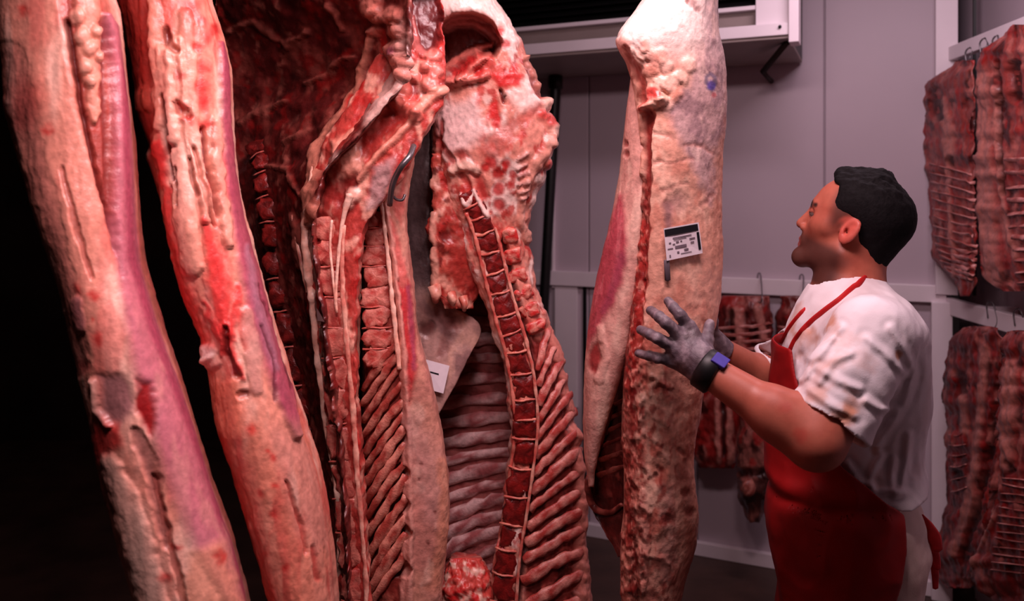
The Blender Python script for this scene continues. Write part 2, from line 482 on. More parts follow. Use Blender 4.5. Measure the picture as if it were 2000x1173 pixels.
# black drain pipe
pa, pb = wp(wall_u(1085, .12), .12, 0), wp(wall_u(1062, .12), .12, 0)
pp = thing('drain_pipe', 'black drain pipe running down the wall below the cooling unit', 'pipe', (pb[0], pb[1], 0))
tube('pipe', [(pa[0], pa[1], zb - .016), (pa[0], pa[1], zb - .1), (pb[0], pb[1], wz(1062, 600, .12)), (pb[0], pb[1], .02)], .024, M_BLACK, pp, n=14)
tube('collar', [(pa[0], pa[1], zb - .018), (pa[0], pa[1], zb - .075)], .034, M_BLACK, pp, n=14)

# ------------------------------------------------------------------ carcasses
FR = np.array([0, -1.0, 0])


def spine(parent, fl, line, w, n, lift, cols=(MEAT, DEEP), disc=True, depth=.012, ratio=.8, seed=0.0, dcol=PINK, discw=1.0, every=False):
    """row of cut vertebrae with pale discs between them, laid along a line on a side of meat"""
    P = smooth_line(line, n * 2 + 1)
    for k in range(n):
        a, c, b = P[2 * k], P[2 * k + 1], P[2 * k + 2]
        pa, pc, pb = (fl.surf(q[0], q[1], lift) if fl is not None else W(q[0], q[1], lift) for q in (a, c, b))
        ax = pb - pa; L = np.linalg.norm(ax); ax /= L
        ww = np.interp(k, [0, n - 1], w if hasattr(w, '__len__') else [w, w]) * pc[1] / F
        sd = np.cross(ax, FR); sd /= np.linalg.norm(sd)
        if sd[0] < 0: sd = -sd
        fr = np.cross(sd, ax); fr = fr if fr[1] < 0 else -fr
        jr = RJ.uniform(-1, 1, 3)
        vb = lump('vertebra', pc + sd * ww * .06 * jr[0] - fr * depth * .35, sd * ww / 2 * (1 + .08 * jr[1]), ax * L / 2 * ratio, fr * depth, M_BONE, parent, cols, seed=seed + k * 3.7, e=.58, jit=.6, sc=62, nu=20, nv=11, thr=(-.2, .25))
        if disc and k < n - 1 and (every or (k * 7 + int(seed)) % 5):
            sk = jr[2] * .2
            tube('disc', smooth_line([pb - sd * ww * .55 * discw - ax * sk * .02 - fr * depth * .3, pb - sd * ww * .2 + fr * depth * (.8 if every else .35) + ax * .002 * jr[0], pb + sd * ww * .15 + fr * depth * (.75 if every else .3) - ax * .002 * jr[1], pb + sd * ww * .55 * discw - fr * depth * .3 + ax * sk * .02], 9), .0030 if every else .0021, M_BONE, vb, np.array([dcol, lin(200, 96, 84)]), n=6, jit=.8, lumpy=130)


RJ = np.random.RandomState(5)


def ribs(parent, fl, A, B, n, w, lift, cols, sag=0.0, seed=0.0, flat=.36, taper=(.8, 1.0, .8), skip=()):
    """row of ribs whose ends follow the two lines A and B on a side of meat"""
    PA, PB = smooth_line(A, n), smooth_line(B, n)
    rng = np.random.RandomState(int(seed * 10) + 3)
    for k in range(n):
        if k in skip: continue
        ja, jb = rng.uniform(-3, 3, 2)
        q = [PA[k] + (0, ja), PA[k] * .66 + PB[k] * .34 + (0, sag * .85), PA[k] * .33 + PB[k] * .67 + (0, sag), PB[k] + (0, jb)]
        L = smooth_line(q, 12)
        pts = np.array([fl.surf(x, y, lift) for x, y in L])
        ww = np.interp(k, [0, n - 1], w if hasattr(w, '__len__') else [w, w])
        r = ww / 2 * pts[:, 1] / F * np.interp(np.linspace(0, 1, 12), [0, .5, 1], taper) * rng.uniform(.85, 1.12)
        tube('rib', pts, r, M_BONE, parent, cols, n=10, flat=flat, jit=.8, seed=seed + k, lumpy=48)


def cord(name, parent, fl, line, w, lift, cols, seed=0.0, n=60, flat=.7, jit=.5, lumpy=45):
    L = smooth_line([q[:2] for q in line], n)
    pts = np.array([fl.surf(x, y, lift) for x, y in L])
    ww = np.interp(np.linspace(0, 1, n), np.linspace(0, 1, len(line)), [q[2] if len(q) > 2 else w for q in line])
    return tube(name, pts, ww / 2 * pts[:, 1] / F, M_FLESH, parent, np.array(cols), n=10, flat=flat, jit=jit, seed=seed, lumpy=lumpy)


# --- A: edge-on side nearest the dark end
rt = thing('hanging_carcass', 'thick fat-covered carcass edge hanging beside the black gap, lilac membrane down one side', 'carcass', W(260, 600, 1.25), 'carcasses hanging in a row')
A = Flesh([(-430, -90, -40, 1.27, 1.27, .02, .03), (-330, -115, -20, 1.27, 1.27, .03, .04), (-180, -90, 130, 1.27, 1.27, .06, .08), (0, -12, 216, 1.27, 1.29, .08, .1), (200, 5, 243, 1.26, 1.3, .085, .1), (280, 24, 250, 1.26, 1.3, .085, .1),
           (400, 58, 254, 1.25, 1.3, .085, .1), (520, 98, 264, 1.25, 1.3, .085, .1), (640, 130, 300, 1.25, 1.3, .085, .1), (740, 152, 338, 1.25, 1.3, .08, .1), (840, 178, 372, 1.25, 1.3, .08, .1), (960, 196, 408, 1.25, 1.3, .08, .1),
           (1060, 224, 445, 1.25, 1.3, .08, .1), (1173, 258, 475, 1.25, 1.3, .08, .1), (1320, 290, 500, 1.25, 1.3, .08, .1), (1520, 350, 500, 1.25, 1.3, .06, .08), (1590, 400, 460, 1.26, 1.28, .03, .03)], nx=100, seed=1.0, wob=.8)
A.C[:] = lin(214, 138, 118)
A.lumps(9, .006, 3.0); A.lumps(34, .0022, 3.0, seed=4); A.lumps(90, .001, 2.0, seed=9)
A.mix(FAT2, 14, .0, .4, 5, .8, seed=2); A.mix(PINK, 20, .1, .35, 4, .7, seed=6)
A.poly([(110, -60), (150, 200), (185, 330), (215, 450), (235, 540), (252, 640), (262, 560), (250, 300), (240, 150), (215, 0), (200, -80)], lin(160, 66, 56), -.010, 12, wob=5)      # recessed red lobe
A.stroke([(180, -80, 26), (172, 40, 24), (178, 110, 24), (186, 170, 16), (190, 230, 8)], None, lin(222, 148, 124), .008, .6, .85, 14)
for x, y, r in ((160, 70, 14), (178, 95, 12), (168, 130, 12), (190, 60, 10), (176, 160, 10), (150, 30, 16), (200, 110, 8)): A.dot(x, y, r, lin(230, 160, 138), .008, .8)
A.stroke([(128, 40, 6), (158, 200, 6), (188, 320, 6), (222, 440, 6), (240, 540, 5)], None, DEEP, -.012, .8, .8)
A.stroke([(212, 40, 5), (216, 400, 6)], None, DEEP, -.003, .8, .6, 2)
mA = A.stroke([(208, 28, 5), (226, 70, 11), (236, 130, 11), (240, 220, 12), (243, 330, 16), (246, 430, 22), (256, 520, 28), (278, 620, 36), (302, 710, 44), (335, 800, 50), (365, 890, 52), (395, 980, 48), (420, 1060, 42), (450, 1150, 24), (470, 1250, 10)], None, PURP2, 0, .35, .95, 1.5)
A.flatten(mA, .95); A.H += .006 * mA
A.stroke([(236, 100, 5), (241, 300, 6), (250, 500, 9), (290, 640, 9), (340, 770, 8), (400, 930, 8), (440, 1060, 8), (470, 1170, 8)], None, PURP, .0, .8, .9, 2)
A.mix(lin(206, 138, 132), 26, .05, .35, 7, .6, seed=12, within=(sst(560, 700, A.yp) * sst(-40, 10, A.xp - 250 - (A.yp - 640) * .33)))
A.poly([(272, 740), (292, 745), (303, 800), (296, 850), (280, 835), (262, 790)], lin(150, 26, 28), -.006, 8)                # open red pocket
A.stroke([(150, 590, 12), (156, 640, 10)], None, lin(170, 110, 110), .004, .5)
A.stroke([(183, 745, 5), (190, 800, 5), (215, 830, 4)], None, lin(224, 168, 150), .007, .5, .9)
A.poly([(190, 730), (250, 735), (262, 800), (230, 838), (200, 815)], lin(150, 100, 98), -.004, 12)
A.poly([(186, 815), (232, 830), (240, 870), (205, 890), (180, 930), (168, 870)], lin(176, 34, 34), .002, 12, .9)
A.poly([(180, 900), (215, 900), (225, 1010), (205, 1030), (185, 980)], lin(148, 60, 56), .0, 14, .8)
A.stroke([(268, 845, 10), (290, 900, 14), (305, 960, 12), (320, 1060, 8)], None, lin(140, 84, 80), -.006, .7, .7, 10)
A.stroke([(215, 900, 16), (240, 970, 24), (270, 1060, 26), (300, 1173, 26)], None, FAT2, .006, .7, .6, 10)
A.stroke([(300, 930, 5), (325, 1030, 7), (350, 1130, 7), (370, 1250, 7)], None, lin(170, 84, 74), -.007, .8, .7, 8)
A.poly([(370, 1075), (425, 1060), (475, 1200), (380, 1260), (355, 1150)], lin(226, 150, 122), .003, 16, .8)
for x, y, r in ((48, 185, 30), (40, 225, 30), (92, 250, 9), (178, 575, 8), (188, 660, 9), (180, 620, 5), (322, 1125, 9), (342, 1065, 7), (152, 560, 9), (45, 20, 10), (420, 1090, 9), (160, 720, 14)): A.dot(x, y, r, BRIGHT * .75 if r < 20 else MEAT * .8, 0, .8, 16, .9)
A.stroke([(20, 110, 26), (40, 200, 26), (60, 300, 22), (100, 440, 20), (140, 600, 18), (160, 720, 14)], None, lin(168, 96, 88), -.002, .9, .6, 14)
A.stroke([(120, 330, 5), (150, 450, 6), (178, 540, 5)], None, lin(178, 96, 84), -.005, .8, .7)
A.build('flank', parent=rt)
hang(rt, A.surf(-65, -405, -.02))

# --- B: second edge-on side
rt = thing('hanging_carcass', 'carcass edge of knobbly fat streaked bright red, purple membrane strip, second after the black gap', 'carcass', W(430, 600, 1.4), 'carcasses hanging in a row')
B = Flesh([(-400, 130, 175, 1.45, 1.45, .03, .03), (-300, 110, 230, 1.43, 1.43, .05, .06), (-120, 170, 390, 1.42, 1.42, .08, .1), (0, 214, 404, 1.42, 1.42, .09, .11), (60, 228, 424, 1.41, 1.42, .09, .11), (130, 242, 441, 1.4, 1.43, .09, .11), (220, 252, 446, 1.4, 1.43, .09, .11), (290, 280, 450, 1.4, 1.43, .09, .11),
           (350, 301, 456, 1.39, 1.43, .09, .11), (430, 316, 470, 1.38, 1.43, .09, .11), (500, 334, 490, 1.38, 1.43, .09, .11), (580, 358, 512, 1.38, 1.43, .09, .11), (650, 388, 530, 1.38, 1.43, .09, .11), (700, 400, 545, 1.38, 1.43, .09, .11), (760, 412, 568, 1.38, 1.43, .09, .11),
           (850, 430, 600, 1.37, 1.43, .09, .11), (920, 452, 620, 1.37, 1.43, .09, .11), (1000, 474, 636, 1.37, 1.43, .09, .11), (1090, 500, 649, 1.37, 1.43, .09, .11), (1173, 525, 656, 1.37, 1.43, .09, .11), (1350, 560, 670, 1.37, 1.43, .08, .1), (1500, 600, 650, 1.38, 1.4, .03, .04)], nx=100, seed=5.0, wob=.8)
B.C[:] = lin(220, 142, 120)
B.lumps(13, .006, 3.5); B.lumps(40, .003, 2.5, seed=4); B.lumps(95, .0012, 1.6, seed=9)
B.mix(FAT2, 18, .0, .4, 4, .7, seed=2); B.mix(lin(206, 84, 74), 24, .05, .3, 4, .8, seed=6)
B.poly([(150, -160), (288, -160), (286, 0), (292, 120), (304, 210), (285, 300), (262, 300), (235, 180), (205, 0)], lin(150, 36, 30), -.012, 12, .95)
B.dot(272, 195, 24, lin(186, 84, 68), .004, .7, 14, .9)
B.stroke([(300, -60, 12), (298, 60, 12), (300, 160, 10), (308, 240, 10)], None, lin(224, 146, 124), .007, .6, .8, 10)
for ln in ([(322, 60, 7), (330, 90, 9), (345, 100, 6)], [(320, 185, 3), (327, 230, 4), (334, 262, 3)], [(348, 205, 7), (362, 222, 8), (370, 230, 5)], [(330, 290, 3), (338, 350, 4)], [(378, 290, 3), (392, 350, 5), (408, 410, 5), (420, 440, 3)], [(395, 250, 4), (405, 330, 4), (425, 420, 4)], [(370, 310, 3), (385, 380, 4)], [(345, 330, 3), (348, 400, 3)], [(318, 190, 4), (332, 300, 4)]):
    B.stroke(ln, None, lin(120, 20, 18), -.011, .8, .9, 5)
for ln in ([(340, 90, 14), (345, 180, 16), (350, 300, 16), (362, 420, 18), (380, 520, 16)], [(362, 30, 14), (368, 130, 14), (374, 250, 12), (384, 330, 10), (404, 430, 9)], [(320, 100, 12), (326, 170, 12), (340, 270, 11)], [(418, 240, 8), (424, 340, 8), (436, 420, 8), (446, 480, 6)]):
    B.stroke(ln, None, lin(232, 164, 142), .009, .7, .6, 8)
for x, y, r in ((372, 12, 24), (392, 40, 14), (404, 70, 14), (388, 95, 10), (398, 130, 14), (396, 165, 12), (400, 195, 14), (395, 240, 8), (352, 150, 8), (355, 205, 8), (300, 285, 12), (312, 310, 14), (320, 340, 9), (370, 235, 10), (418, 60, 8)): B.dot(x, y, r, BRIGHT * .8, 0, .8, 14, .85)
for ln in ([(305, 290, 10), (325, 380, 10), (340, 480, 10), (362, 570, 14), (400, 660, 8), (408, 700, 8)], [(400, 430, 6), (412, 480, 12), (425, 540, 22), (432, 600, 20), (436, 650, 14)], [(440, 640, 12), (455, 690, 9), (470, 740, 8)], [(462, 560, 7), (460, 610, 8), (448, 660, 6)], [(398, 590, 5), (420, 640, 7), (460, 730, 6)]):
    B.stroke(ln, None, lin(214, 52, 50), .003, .8, .9, 14)
B.stroke([(440, 640, 5), (443, 690, 7), (464, 735, 7)], None, DEEP, -.01, .7, .9)
B.stroke([(470, 770, 6), (482, 768, 5)], None, DEEP, -.006, .7, .8)
mB = B.stroke([(430, 85, 4), (436, 130, 7), (438, 230, 9), (446, 330, 10), (462, 430, 14), (484, 520, 20), (505, 600, 26), (522, 660, 28), (540, 720, 26), (560, 790, 16), (580, 850, 8)], None, PURP, 0, .4, .95, 4)
B.flatten(mB, .95); B.H += .007 * mB
B.stroke([(474, 480, 5), (492, 580, 8), (515, 660, 9), (530, 720, 8)], None, lin(160, 112, 128), .001, .8, .7, 5)
for ln in ([(505, 640, 2.5), (525, 700, 3), (534, 780, 3)], [(520, 610, 2.5), (548, 700, 3), (562, 760, 3)], [(498, 560, 2), (515, 620, 3)]): B.stroke(ln, None, lin(92, 30, 44), -.003, .8, .8, 6)
B.stroke([(478, 610, 9), (486, 660, 12), (492, 700, 12), (500, 760, 10)], None, lin(200, 140, 128), .004, .7, .8, 6)
B.dot(404, 690, 15, WHT, .006, .9, 8); B.dot(416, 706, 13, lin(232, 176, 160), .007, .8, 8)
B.poly([(415, 735), (465, 745), (480, 800), (475, 850), (440, 880), (425, 820)], lin(222, 118, 92), .003, 14, .8)
B.mix(lin(214, 128, 104), 16, -.1, .3, 5, .8, seed=21, within=sst(760, 860, B.yp)); B.mix(lin(198, 132, 118), 12, .0, .3, 4, .7, seed=25, within=sst(800, 860, B.yp) * sst(-20, 30, B.xp - 520 - (B.yp - 850) * .3))
B.stroke([(430, 850, 9), (462, 960, 9), (490, 1060, 10), (520, 1160, 12), (540, 1260, 12)], None, lin(206, 60, 56), .0, .8, .8, 10)
B.stroke([(560, 940, 3), (590, 1020, 5), (600, 1080, 4)], None, lin(170, 70, 60), -.006, .8, .8, 6)
B.stroke([(612, 1070, 5), (624, 1130, 6)], None, MEAT, -.003, .8, .7, 6)
for x, y, r in ((490, 840, 9), (530, 893, 7), (535, 945, 6), (536, 1000, 9), (520, 880, 5), (510, 960, 8), (515, 1080, 8), (555, 1110, 7)): B.dot(x, y, r, BRIGHT * .85, .0, .75, 9, .8)
B.build('flank', parent=rt)
hang(rt, B.surf(152, -370, -.03))

# --- C: split side turned away, cavity shade deepened in its base colour
rt = thing('hanging_carcass', 'split carcass showing a dark cavity and shadowed backbone, behind the purple-edged one', 'carcass', W(560, 600, 1.8), 'carcasses hanging in a row')
C = Flesh([(-380, 560, 620, 1.75, 1.7, .03, .03), (-240, 520, 720, 1.8, 1.66, .02, .08), (0, 420, 800, 1.95, 1.62, -.02, .14), (60, 424, 798, 1.98, 1.62, -.06, .16), (150, 432, 790, 2.0, 1.62, -.09, .18), (210, 436, 740, 2.0, 1.62, -.09, .18), (270, 440, 690, 2.0, 1.62, -.08, .18), (320, 446, 640, 2.0, 1.63, -.07, .17), (400, 460, 612, 2.0, 1.64, -.06, .16), (500, 480, 612, 2.0, 1.64, -.06, .15), (560, 490, 622, 2.0, 1.64, -.06, .15),
           (700, 530, 640, 2.0, 1.64, -.05, .15), (850, 560, 660, 1.98, 1.64, -.05, .15), (1000, 580, 674, 1.95, 1.64, -.05, .15), (1173, 600, 682, 1.95, 1.64, -.05, .15), (1400, 620, 690, 1.9, 1.64, -.03, .1), (1480, 640, 680, 1.8, 1.66, .0, .04)], nx=110, seed=9.0, p=2.6)
C.C[:] = lin(92, 26, 24)  # shade of the turned-away cavity put into a darker base red
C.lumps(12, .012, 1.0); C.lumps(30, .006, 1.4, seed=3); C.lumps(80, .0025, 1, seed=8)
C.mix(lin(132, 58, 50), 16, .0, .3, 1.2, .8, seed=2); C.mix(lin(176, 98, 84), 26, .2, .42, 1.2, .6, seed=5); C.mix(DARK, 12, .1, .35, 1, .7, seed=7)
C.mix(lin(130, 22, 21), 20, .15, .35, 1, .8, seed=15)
C.poly([(690, 300), (790, 40), (790, 170), (770, 180), (745, 230), (690, 290), (655, 340), (640, 300)], lin(216, 176, 164), .002, 12, .9)
C.stroke([(722, 60, 5), (716, 110, 6), (700, 170, 7), (672, 220, 7), (640, 258, 8), (622, 290, 9), (612, 340, 9), (604, 400, 9), (598, 430, 10)], None, lin(206, 130, 108), .012, .5, .9, 4)
for ln in ([(728, 120, 4), (726, 145, 7)], [(692, 190, 5), (686, 225, 9), (676, 245, 4)], [(745, 65, 8), (752, 100, 6)]): C.stroke(ln, None, MEAT, -.004, .6, .9)
for x, y, r in ((725, 10, 18), (738, 30, 14), (770, 30, 16), (776, 62, 15), (772, 95, 14), (782, 120, 13), (784, 145, 10), (735, 60, 10)): C.dot(x, y, r, lin(226, 140, 122), .014, .85, 6, .7)
C.dot(776, 100, 9, lin(150, 70, 96), .002, .8)
for ln in ([(595, 160, 4), (630, 150, 5), (665, 120, 4), (690, 110, 3)], [(470, 240, 4), (520, 210, 5), (560, 200, 4)], [(450, 60, 6), (490, 40, 6), (560, 90, 5), (600, 60, 5)], [(640, 10, 5), (660, 40, 5), (668, 60, 3)], [(560, 280, 4), (600, 250, 5)], [(500, 320, 4), (560, 330, 5), (590, 380, 4)], [(570, 420, 5), (580, 450, 6), (585, 520, 6)]):
    C.stroke(ln, None, lin(160, 84, 72), .007, .6, .7, 8)
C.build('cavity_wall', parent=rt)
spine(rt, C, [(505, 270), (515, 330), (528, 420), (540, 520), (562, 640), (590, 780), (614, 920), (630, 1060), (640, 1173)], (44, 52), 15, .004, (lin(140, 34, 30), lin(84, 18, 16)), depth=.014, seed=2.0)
cord('tendon', rt, C, [(640, 262, 8), (622, 285, 13), (611, 340, 14), (604, 400, 14), (596, 430, 16), (597, 480, 19), (604, 540, 19), (612, 600, 17), (619, 680, 16), (630, 760, 16), (641, 840, 19), (652, 900, 16), (661, 980, 14), (666, 1060, 18), (664, 1173, 16)], 15, .012, (FAT, FAT2), n=110, seed=3.0)
cord('sinew', rt, C, [(570, 420, 4), (582, 480, 8), (590, 520, 8), (600, 570, 6)], 8, .01, (lin(190, 110, 96), FAT), n=20)
hang(rt, C.surf(590, -355, -.02))

# --- C2: next half, narrow strip of cut backbone
rt = thing('hanging_carcass', 'narrow strip of split carcass with cut backbone between two pale cords', 'carcass', W(665, 700, 1.7), 'carcasses hanging in a row')
K = Flesh([(-380, 770, 810, 1.74, 1.74, .02, .02), (-200, 740, 850, 1.74, 1.74, .03, .06), (0, 745, 862, 1.74, 1.74, .02, .08), (100, 740, 868, 1.74, 1.72, .02, .1), (170, 700, 873, 1.73, 1.71, .02, .1), (215, 668, 862, 1.72, 1.7, .02, .1), (260, 640, 832, 1.72, 1.7, .03, .1), (320, 618, 800, 1.72, 1.69, .03, .1), (370, 610, 770, 1.72, 1.69, .02, .1), (430, 606, 716, 1.72, 1.69, .01, .1), (520, 606, 700, 1.72, 1.69, .01, .1),
           (640, 620, 694, 1.72, 1.69, .01, .1), (800, 634, 698, 1.72, 1.69, .01, .1), (950, 650, 708, 1.72, 1.69, .01, .1), (1100, 660, 716, 1.72, 1.69, .01, .1), (1173, 664, 720, 1.72, 1.69, .01, .1), (1400, 680, 724, 1.72, 1.69, .01, .06), (1460, 690, 715, 1.72, 1.7, .01, .03)], nx=80, seed=14.0, wob=5)
K.C[:] = lin(178, 62, 54)
K.lumps(18, .006, 1.4); K.lumps(45, .004, 1.4, seed=3); K.lumps(100, .0016, 1, seed=8)
K.mix(FAT, 24, .0, .3, 1.4, .8, seed=2); K.mix(MEAT, 20, .1, .3, 1.4, .8, seed=5); K.mix(DEEP, 18, .2, .4, 1, .7, seed=9)
K.poly([(800, -20), (858, -20), (862, 80), (846, 105), (815, 100), (795, 60)], lin(92, 26, 26), 0, 9, deep=.035)
K.stroke([(806, 40, 6), (812, 90, 7), (826, 104, 6)], None, lin(170, 90, 84), .008, .6)
for x, y, r in ((846, 110, 13), (850, 140, 12), (840, 165, 14), (796, 150, 12), (812, 150, 9), (830, 130, 9)): K.dot(x, y, r, lin(226, 130, 116), .01, .85, 6, .6)
K.poly([(646, 275), (700, 245), (725, 215), (760, 185), (790, 180), (775, 205), (720, 240), (698, 280), (700, 330), (680, 345), (650, 310)], lin(226, 152, 130), .01, 8, .9)
K.poly([(700, 250), (735, 205), (775, 195), (800, 215), (775, 250), (740, 270), (705, 310)], lin(160, 44, 38), -.006, 8, .9)
K.poly([(712, 330), (760, 265), (810, 220), (815, 240), (780, 290), (725, 350)], lin(186, 72, 60), .0, 7, .9)
K.stroke([(700, 350, 5), (735, 305, 6), (775, 270, 6), (800, 240, 6), (845, 185, 9), (868, 175, 8)], None, lin(226, 150, 128), .01, .5, .9, 4)
for x, y, r in ((778, 165, 14), (786, 180, 14), (805, 215, 14), (812, 228, 12), (770, 200, 10), (740, 205, 12), (785, 205, 12)): K.dot(x, y, r, lin(222, 120, 104), .012, .8, 6, .6)
K.poly([(730, 330), (770, 310), (762, 360), (744, 400), (712, 410)], lin(180, 150, 148), .002, 8, .8)
K.dot(690, 380, 13, lin(236, 188, 168), .012, .9, 4); K.dot(682, 398, 10, FAT2, .01, .8)
K.poly([(630, 360), (690, 350), (680, 400), (620, 400)], lin(150, 40, 36), -.004, 10, .7)
K.build('flank', parent=rt)
spine(rt, K, [(640, 420), (642, 520), (652, 640), (658, 760), (668, 900), (680, 1040), (690, 1173), (700, 1260)], (54, 42), 14, .004, (lin(208, 124, 108), lin(170, 58, 52)), depth=.005, seed=5.0, ratio=1.0, dcol=lin(190, 90, 78))
cord('tendon', rt, K, [(684, 380, 16), (672, 420, 9), (664, 470, 7), (658, 540, 7), (655, 600, 6)], 7, .014, (FAT, FAT2), n=40, seed=2)
cord('tendon', rt, K, [(648, 430, 5), (645, 480, 5), (650, 540, 5), (658, 610, 5)], 5, .014, (FAT, FAT2), n=30, seed=5)
cord('fat_edge', rt, K, [(672, 440, 9), (668, 520, 8), (672, 600, 10), (680, 700, 9), (688, 780, 10), (692, 850, 12), (698, 930, 10), (706, 1020, 9), (714, 1120, 11), (716, 1200, 9)], 9, .012, (FAT, lin(206, 120, 104)), n=90, seed=7, jit=.8)
hang(rt, K.surf(790, -355, -.02))

# --- D: third half, ribs and tan flank
rt = thing('hanging_carcass', 'split carcass with slanting ribs, red loin and smooth tan flank, mid row', 'carcass', W(790, 700, 1.8), 'carcasses hanging in a row')
D = Flesh([(-60, 770, 800, 1.84, 1.84, .02, .03), (0, 770, 820, 1.84, 1.84, .02, .03), (260, 745, 812, 1.84, 1.8, .03, .08), (330, 728, 803, 1.84, 1.8, .03, .1), (400, 712, 792, 1.83, 1.8, .04, .11), (440, 706, 792, 1.82, 1.8, .04, .12), (500, 704, 799, 1.82, 1.8, .04, .12), (560, 704, 806, 1.82, 1.8, .045, .13), (650, 703, 814, 1.82, 1.8, .05, .13), (740, 703, 840, 1.82, 1.8, .05, .14), (830, 702, 860, 1.82, 1.82, .055, .14),
           (930, 704, 875, 1.82, 1.82, .055, .15), (1020, 708, 876, 1.82, 1.82, .055, .15), (1110, 712, 868, 1.82, 1.82, .05, .14), (1173, 716, 862, 1.82, 1.82, .05, .14), (1350, 740, 850, 1.82, 1.82, .04, .1), (1450, 770, 820, 1.82, 1.82, .02, .03)], nx=100, seed=20.0, wob=.8)
D.C[:] = lin(208, 144, 124)
D.lumps(8, .003, 2); D.lumps(60, .0012, 2, seed=3)
D.mix(lin(196, 128, 116), 10, -.1, .3, 2, .8, seed=2); D.mix(FAT2, 22, .15, .4, 2, .5, seed=4)
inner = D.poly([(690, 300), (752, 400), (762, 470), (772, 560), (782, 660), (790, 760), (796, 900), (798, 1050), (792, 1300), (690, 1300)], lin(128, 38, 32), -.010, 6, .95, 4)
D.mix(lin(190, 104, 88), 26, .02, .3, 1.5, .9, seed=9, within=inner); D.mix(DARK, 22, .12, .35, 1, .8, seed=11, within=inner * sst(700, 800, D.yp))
D.lumps(40, .003, 1.3, seed=17)
for (x0, y0, x1, y1) in ((716, 1000, 786, 985), (716, 1052, 786, 1040), (718, 1120, 786, 1110), (716, 905, 780, 850), (716, 960, 784, 925)): D.stroke([(x0, y0, 12), (x1, y1, 14)], None, lin(58, 12, 11), -.02, .7, .9, 8)
loin = D.poly([(762, 420), (778, 470), (800, 560), (810, 650), (812, 720), (800, 790), (786, 720), (778, 600), (768, 500)], lin(190, 44, 50), .003, 7, .95, 5)
D.mix(lin(214, 120, 108), 50, .05, .3, 6, .7, seed=13, within=loin); D.stroke([(796, 560, 4), (804, 650, 5), (808, 720, 4)], None, PURP, .0, .8, .8)
D.stroke([(752, 400, 5), (764, 470, 6), (774, 560, 6), (784, 660, 6), (790, 760, 8), (795, 880, 10), (797, 1000, 10), (794, 1140, 12), (790, 1250, 12)], None, lin(222, 156, 140), .012, .5, .9, 5)
D.poly([(765, 400), (795, 330), (792, 400), (780, 440)], lin(206, 92, 84), .0, 7, .8)
D.stroke([(800, 830, 26), (835, 900, 28), (850, 1000, 24)], None, lin(190, 140, 132), .0, .8, .6, 16)
D.stroke([(868, 900, 10), (868, 1040, 12), (850, 1140, 14)], None, lin(216, 140, 108), .0, .8, .6, 10)
for x, y in ((822, 905), (818, 937), (850, 1000), (835, 1060)): D.dot(x, y, 3.5, DEEP, -.001, .7)
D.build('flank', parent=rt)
spine(rt, D, [(734, 410), (733, 480), (734, 560), (737, 640), (740, 720)], (52, 56), 8, -.001, (lin(212, 130, 114), lin(174, 62, 54)), depth=.005, seed=9.0, disc=True, ratio=1.0, dcol=lin(190, 90, 78))
cord('fat_edge', rt, D, [(738, 330, 9), (746, 400, 10), (752, 450, 9), (762, 540, 9), (770, 620, 10), (780, 720, 9)], 9, .006, (FAT, FAT2), n=70, seed=4, jit=.8)
cord('fat_edge', rt, D, [(716, 330, 6), (708, 400, 7), (704, 480, 6), (703, 560, 7), (700, 650, 8), (698, 720, 8)], 7, .016, (FAT, lin(200, 110, 96)), n=60, seed=6, jit=.8)
ribs(rt, D, [(708, 760), (708, 830), (708, 900), (710, 970), (712, 1040), (714, 1130), (716, 1190)], [(776, 670), (784, 720), (788, 790), (792, 850), (794, 920), (794, 1000), (794, 1080)], 14, (16, 21), -.003, np.array([lin(164, 66, 56), lin(214, 142, 122)]), sag=-4, seed=1.2, flat=.5)
hang(rt, D.surf(785, -40, -.02))

# --- E: opened carcass with the whole backbone showing
rt = thing('hanging_carcass', 'opened carcass with white dome top, long red backbone and ribs on both sides', 'carcass', W(1000, 600, 2.05), 'carcasses hanging in a row')
E = Flesh([(-300, 870, 910, 2.1, 2.1, .02, .03), (-180, 850, 940, 2.08, 2.08, .06, .06), (-60, 838, 935, 2.06, 2.06, .1, .1), (0, 838, 966, 2.05, 2.06, .12, .12), (40, 842, 992, 2.05, 2.06, .12, .14), (80, 846, 1012, 2.05, 2.06, .12, .15), (120, 848, 1038, 2.05, 2.06, .11, .16), (180, 846, 1060, 2.05, 2.06, .1, .17), (230, 842, 1076, 2.05, 2.06, .1, .17), (265, 842, 1088, 2.05, 2.06, .1, .17), (300, 846, 1080, 2.05, 2.06, .1, .17),
           (350, 856, 1064, 2.05, 2.06, .08, .16), (400, 872, 1042, 2.05, 2.07, .07, .15), (450, 892, 1030, 2.05, 2.08, .06, .15), (520, 915, 1043, 2.05, 2.1, .06, .14), (580, 940, 1056, 2.05, 2.1, .06, .14), (640, 962, 1074, 2.05, 2.1, .06, .14), (710, 982, 1100, 2.05, 2.1, .06, .14), (800, 996, 1120, 2.05, 2.1, .06, .14), (880, 996, 1135, 2.06, 2.1, .06, .14),
           (960, 986, 1143, 2.06, 2.1, .06, .14), (1050, 974, 1142, 2.06, 2.1, .06, .14), (1110, 966, 1146, 2.06, 2.1, .06, .14), (1173, 960, 1152, 2.06, 2.1, .06, .14), (1300, 960, 1150, 2.06, 2.1, .05, .12), (1420, 1000, 1110, 2.07, 2.08, .02, .04)], nx=120, seed=27.0, wob=5, p=2.6)
E.C[:] = lin(214, 140, 122)
E.lumps(12, .006, 1.4); E.lumps(34, .005, 1.4, seed=3); E.lumps(90, .002, 1.2, seed=8)
E.mix(WHT, 18, .0, .3, 1.4, .8, seed=2); E.mix(lin(196, 70, 62), 24, .08, .3, 1.5, .85, seed=5); E.mix(MEAT, 30, .22, .4, 1.3, .8, seed=12)
